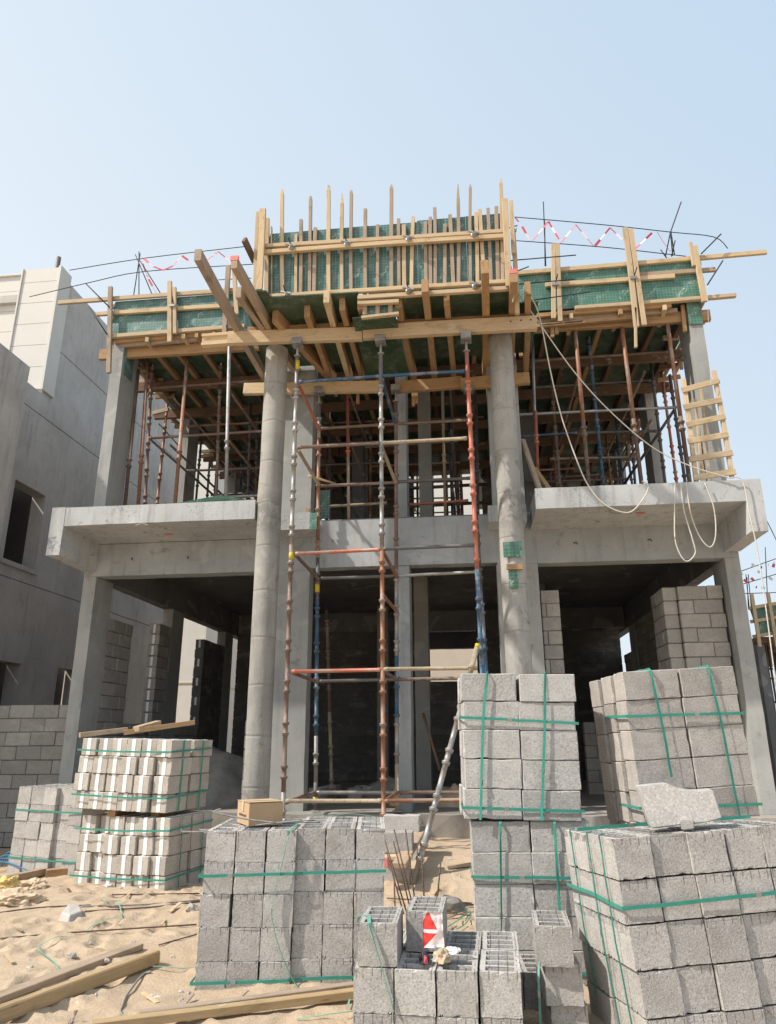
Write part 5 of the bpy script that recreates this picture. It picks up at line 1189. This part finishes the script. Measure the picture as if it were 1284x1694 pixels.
for i, (s, lab, r_) in enumerate([([(185, 1482), (330, 1480)], 'thin rusty bar on the sand nearest the insulated pallets', .006), ([(135, 1502), (240, 1497), (330, 1491)], 'bundle bar on sand, upper, running behind the grey stack', .007), ([(140, 1510), (250, 1503), (332, 1494)], 'bundle bar on sand, lower, running behind the grey stack', .007), ([(0, 1555), (120, 1545), (325, 1532)], 'long thin bar lying right across the open sand', .006), ([(262, 1568), (325, 1548)], 'short thin bar on sand right of the pine beam end', .005), ([(0, 1512), (70, 1503), (150, 1498)], 'thin bar on sand at far left above the long bar', .006)]):
    tag(cord('steel_bar', [g3(x, y, .012) for x, y in s], r_, M_REBAR if i != 1 else M_REBARG, None, 4), lab, 'steel bar')
for i, (s, lab) in enumerate([([(98, 1608), (88, 1598), (64, 1578), (68, 1565), (90, 1556), (112, 1553)], 'curled green strap end on sand above the pine beam'), ([(142, 1544), (160, 1532), (190, 1523), (201, 1522), (196, 1500), (190, 1494)], 'bent green strap on sand in the middle of the open sand'), ([(238, 1603), (270, 1608), (300, 1607), (325, 1603)], 'green strap end on sand left of grey stack foot'), ([(165, 1487), (180, 1495), (200, 1494)], 'short dark strap piece near the stone chip'), ([(490, 1690), (545, 1688), (590, 1678), (596, 1662), (583, 1655), (575, 1672)], 'curled pale green strap at bottom by the low front stack'), ([(470, 1352), (500, 1349), (560, 1350), (600, 1346), (625, 1350)], '')]):
    if not lab: continue
    pp = [g3(x, y, .012 + .02 * math.sin(k * 2.0) ** 2) for k, (x, y) in enumerate(s)]
    tag(cord('packing_strap', pp, 1, M_STRAP2, None, 8, (.007, .0016)), lab, 'strap')
tag(cord('packing_strap', [P(x, y, v=-4.4) for x, y in ((472, 1345), (500, 1346), (540, 1350), (580, 1346), (620, 1351))], 1, M_STRAP2, None, 8, (.009, .0016)), 'loose green strap lying along the back of stack under cardboard box', 'strap')
tag(cord('cable', [g3(x, y, .012) for x, y in ((250, 1612), (235, 1620), (212, 1645), (203, 1665), (200, 1680), (215, 1689), (232, 1684)) ], .007, M_REBARG), 'grey looped cable lying on the sand at bottom left centre', 'cable')
tag(cord('cable', [g3(x, y, .01) for x, y in ((245, 1688), (270, 1680), (300, 1668))], .004, M_DKBAR), 'thin dark wire beside the looped cable', 'cable')
def stone(px, r_, label, mat=M_BLKC, seed=1, flat=.6, nm='stone_chip'):
    q = g3(*px); return crumple(nm, (q.x, q.y, q.z + r_ * flat * .25), r_, r_ * .8, r_ * flat, mat, label, seed, 'stone' if mat in (M_BLKC, M_BLK) else 'litter', 2)
def chip(pts, h, label, mat):
    f_ = [g3(*p) for p in pts]; n = len(f_); bm = bmesh.new()
    A = [bm.verts.new((p.x, p.y, p.z - .02)) for p in f_]; c0 = sum(f_, Vector()) / n
    T = [bm.verts.new((c0.x + (p.x - c0.x) * .82, c0.y + (p.y - c0.y) * .8, p.z + h)) for p in f_]
    bm.faces.new(A[::-1]); bm.faces.new(T)
    for i in range(n): bm.faces.new([A[i], A[(i + 1) % n], T[(i + 1) % n], T[i]])
    bmesh.ops.recalc_face_normals(bm, faces=bm.faces); bmesh.ops.bevel(bm, geom=list(bm.edges), offset=.008, segments=1, affect='EDGES')
    return tag(link('stone_chip', bm_mesh(bm, 'stone_chip'), mat), label, 'stone')
chip([(97, 1520), (112, 1527), (138, 1518), (134, 1505), (112, 1502)], .05, 'large grey concrete fragment lying on the open sand at left', M_BLKB)
stone((318, 1508), .07, 'round dark stone at left foot of the stack under cardboard box', M_BLK, 2, .9)
stone((118, 1582), .05, 'small brown stone on sand above the pine beam', M_BLK, 3, .5); stone((178, 1468), .08, 'flat pale stone at foot of the lower insulated pallet', M_BLKB, 6, .3)
crumple('crumpled_sack', (*g3(22, 1492)[:2], g3(22, 1492).z + .02), .28, .2, .10, M_PAPER, 'crumpled brown paper sack on sand at the left edge', 4, 'sack', 4)
crumple('crumpled_sack', (*g3(10, 1478)[:2], g3(10, 1478).z + .09), .14, .12, .08, M_YEL, 'yellow scrap lying on the crumpled sack at left edge', 12, 'sack', 4)
crumple('crumpled_sack', (*g3(55, 1468)[:2], g3(55, 1468).z + .02), .16, .14, .07, M_PAPER, 'small paper sack before the far left pallet', 7, 'sack', 4)
q = g3(28, 1450); 
for i in range(5): tag(cord('netting_cord', [q + Vector((-.7 + .1 * i, .1 * i, .05)), q + Vector((-.3, .15 + .05 * i, .12 + .03 * i)), q + Vector((.2 + .06 * i, .05 * i, .04)), q + Vector((.5, .1 - .06 * i, .02))], .008, M_BLUE), '%s strand of blue netting on the sand at far left, counted from the right' % ORD[i], 'netting', 'blue netting strands at far left')
rnd2 = random.Random(17)
LITT = [(50, 1600), (130, 1660), (160, 1648), (95, 1470), (115, 1476), (210, 1483), (230, 1525), (262, 1650), (250, 1645), (248, 1655), (300, 1640), (175, 1590), (60, 1630), (200, 1470), (225, 1468), (180, 1500), (290, 1505), (305, 1468), (30, 1540), (15, 1590), (240, 1540), (285, 1585), (310, 1660), (150, 1560), (265, 1690), (350, 1668), (400, 1655), (120, 1690), (220, 1560), (270, 1530), (225, 1476), (240, 1480), (140, 1476), (150, 1480), (300, 1655), (312, 1645), (700, 1470), (740, 1475), (760, 1460), (730, 1500), (750, 1520), (720, 1440), (760, 1430), (745, 1415)]
for i, p in enumerate(LITT):
    k = rnd2.random(); side = 'left' if p[0] < 160 else 'middle of left' if p[0] < 350 else 'central'
    q = g3(*p)
    gz = 'wood_chip' if k < .5 else 'stone_chip'
    if k < .5:
        a = rnd2.uniform(0, 3.14); L = rnd2.uniform(.03, .11); o = bar('wood_chip', q + Vector((-L * math.cos(a), -L * math.sin(a), .008)), q + Vector((L * math.cos(a), L * math.sin(a), .012 + rnd2.uniform(0, .03))), rnd2.uniform(.012, .04), .008, rnd2.choice([M_PINE, M_OLD, M_DKW]), c=.001)
        tag(o, 'small wood splinter lying on the sand before the villa', 'litter', 'small wood splinters on the sand')
    else: tag(crumple('stone_chip', (q.x, q.y, q.z), rnd2.uniform(.012, .035), rnd2.uniform(.012, .03), rnd2.uniform(.01, .025), rnd2.choice([M_BLKC, M_BLKB, M_BLKI]), None, i, sub=2), 'small stone crumb lying on the sand before the villa', 'stone', 'small stone crumbs on the sand')
# rebar cluster in the middle
for i, (a, b) in enumerate((((633, 1378), (676, 1478)), ((651, 1392), (683, 1478)), ((652, 1372), (688, 1478)), ((671, 1372), (690, 1478)), ((697, 1402), (703, 1478)), ((652, 1452), (654, 1480)), ((729, 1427), (719, 1478)), ((640, 1410), (670, 1476)))):
    p = P(*b, v=-3.3); p.z = gh(p.x, -3.3) - .03; q = P(*a, v=-3.2)
    tag(cord('starter_bar', [p, q], .007, M_REBAR, None, 0), 'rusty starter bar in the sand cluster by raking prop, %s from left' % ORD[[0, 3, 4, 5, 6, 2, 7, 1][i]], 'starter bar', 'rusty starter bars by the raking prop')
for a, b, r_, lab in (((640, 1480), (780, 1479), .006, 'thin rusty bar lying across sand behind the low front stack, farthest'), ((715, 1492), (780, 1491), .009, 'thick rusty bar lying on sand behind red packet'), ((715, 1501), (785, 1498), .008, 'rusty bar lying just in front of the thick one behind red packet'), ((730, 1515), (780, 1520), .005, 'thin wire on sand behind red packet')):
    tag(cord('steel_bar', [g3(*a, .03), g3(*b, .03)], r_, M_REBAR, None, 0), lab, 'steel bar')
stone((745, 1470), .16, 'rounded sandy lump beside the lower pallet behind red packet', M_SANDG, 9, .7, 'sand_lump')
for s, lab in (([(735, 1545), (760, 1528), (778, 1512)], 'green strap on sand between red packet and pallet'), ([(755, 1545), (770, 1535), (779, 1520)], 'second green strap nearer the pallet edge behind red packet'), ([(735, 1473), (750, 1466), (775, 1462)], 'green strap lying over the sandy lump')):
    tag(cord('packing_strap', [g3(x, y, .03) for x, y in s], 1, M_STRAP, None, 6, (.009, .0016)), lab, 'strap')
for i, (a, b) in enumerate((((735, 1388), (752, 1412)), ((728, 1390), (735, 1406)), ((745, 1411), (780, 1408)), ((740, 1420), (790, 1418)))):
    gbar('plank_scrap', a, b, .05, .03, M_DKW if i < 2 else M_OLD, '%s scrap of timber on the sandy slope before the plinth' % ORD[i])
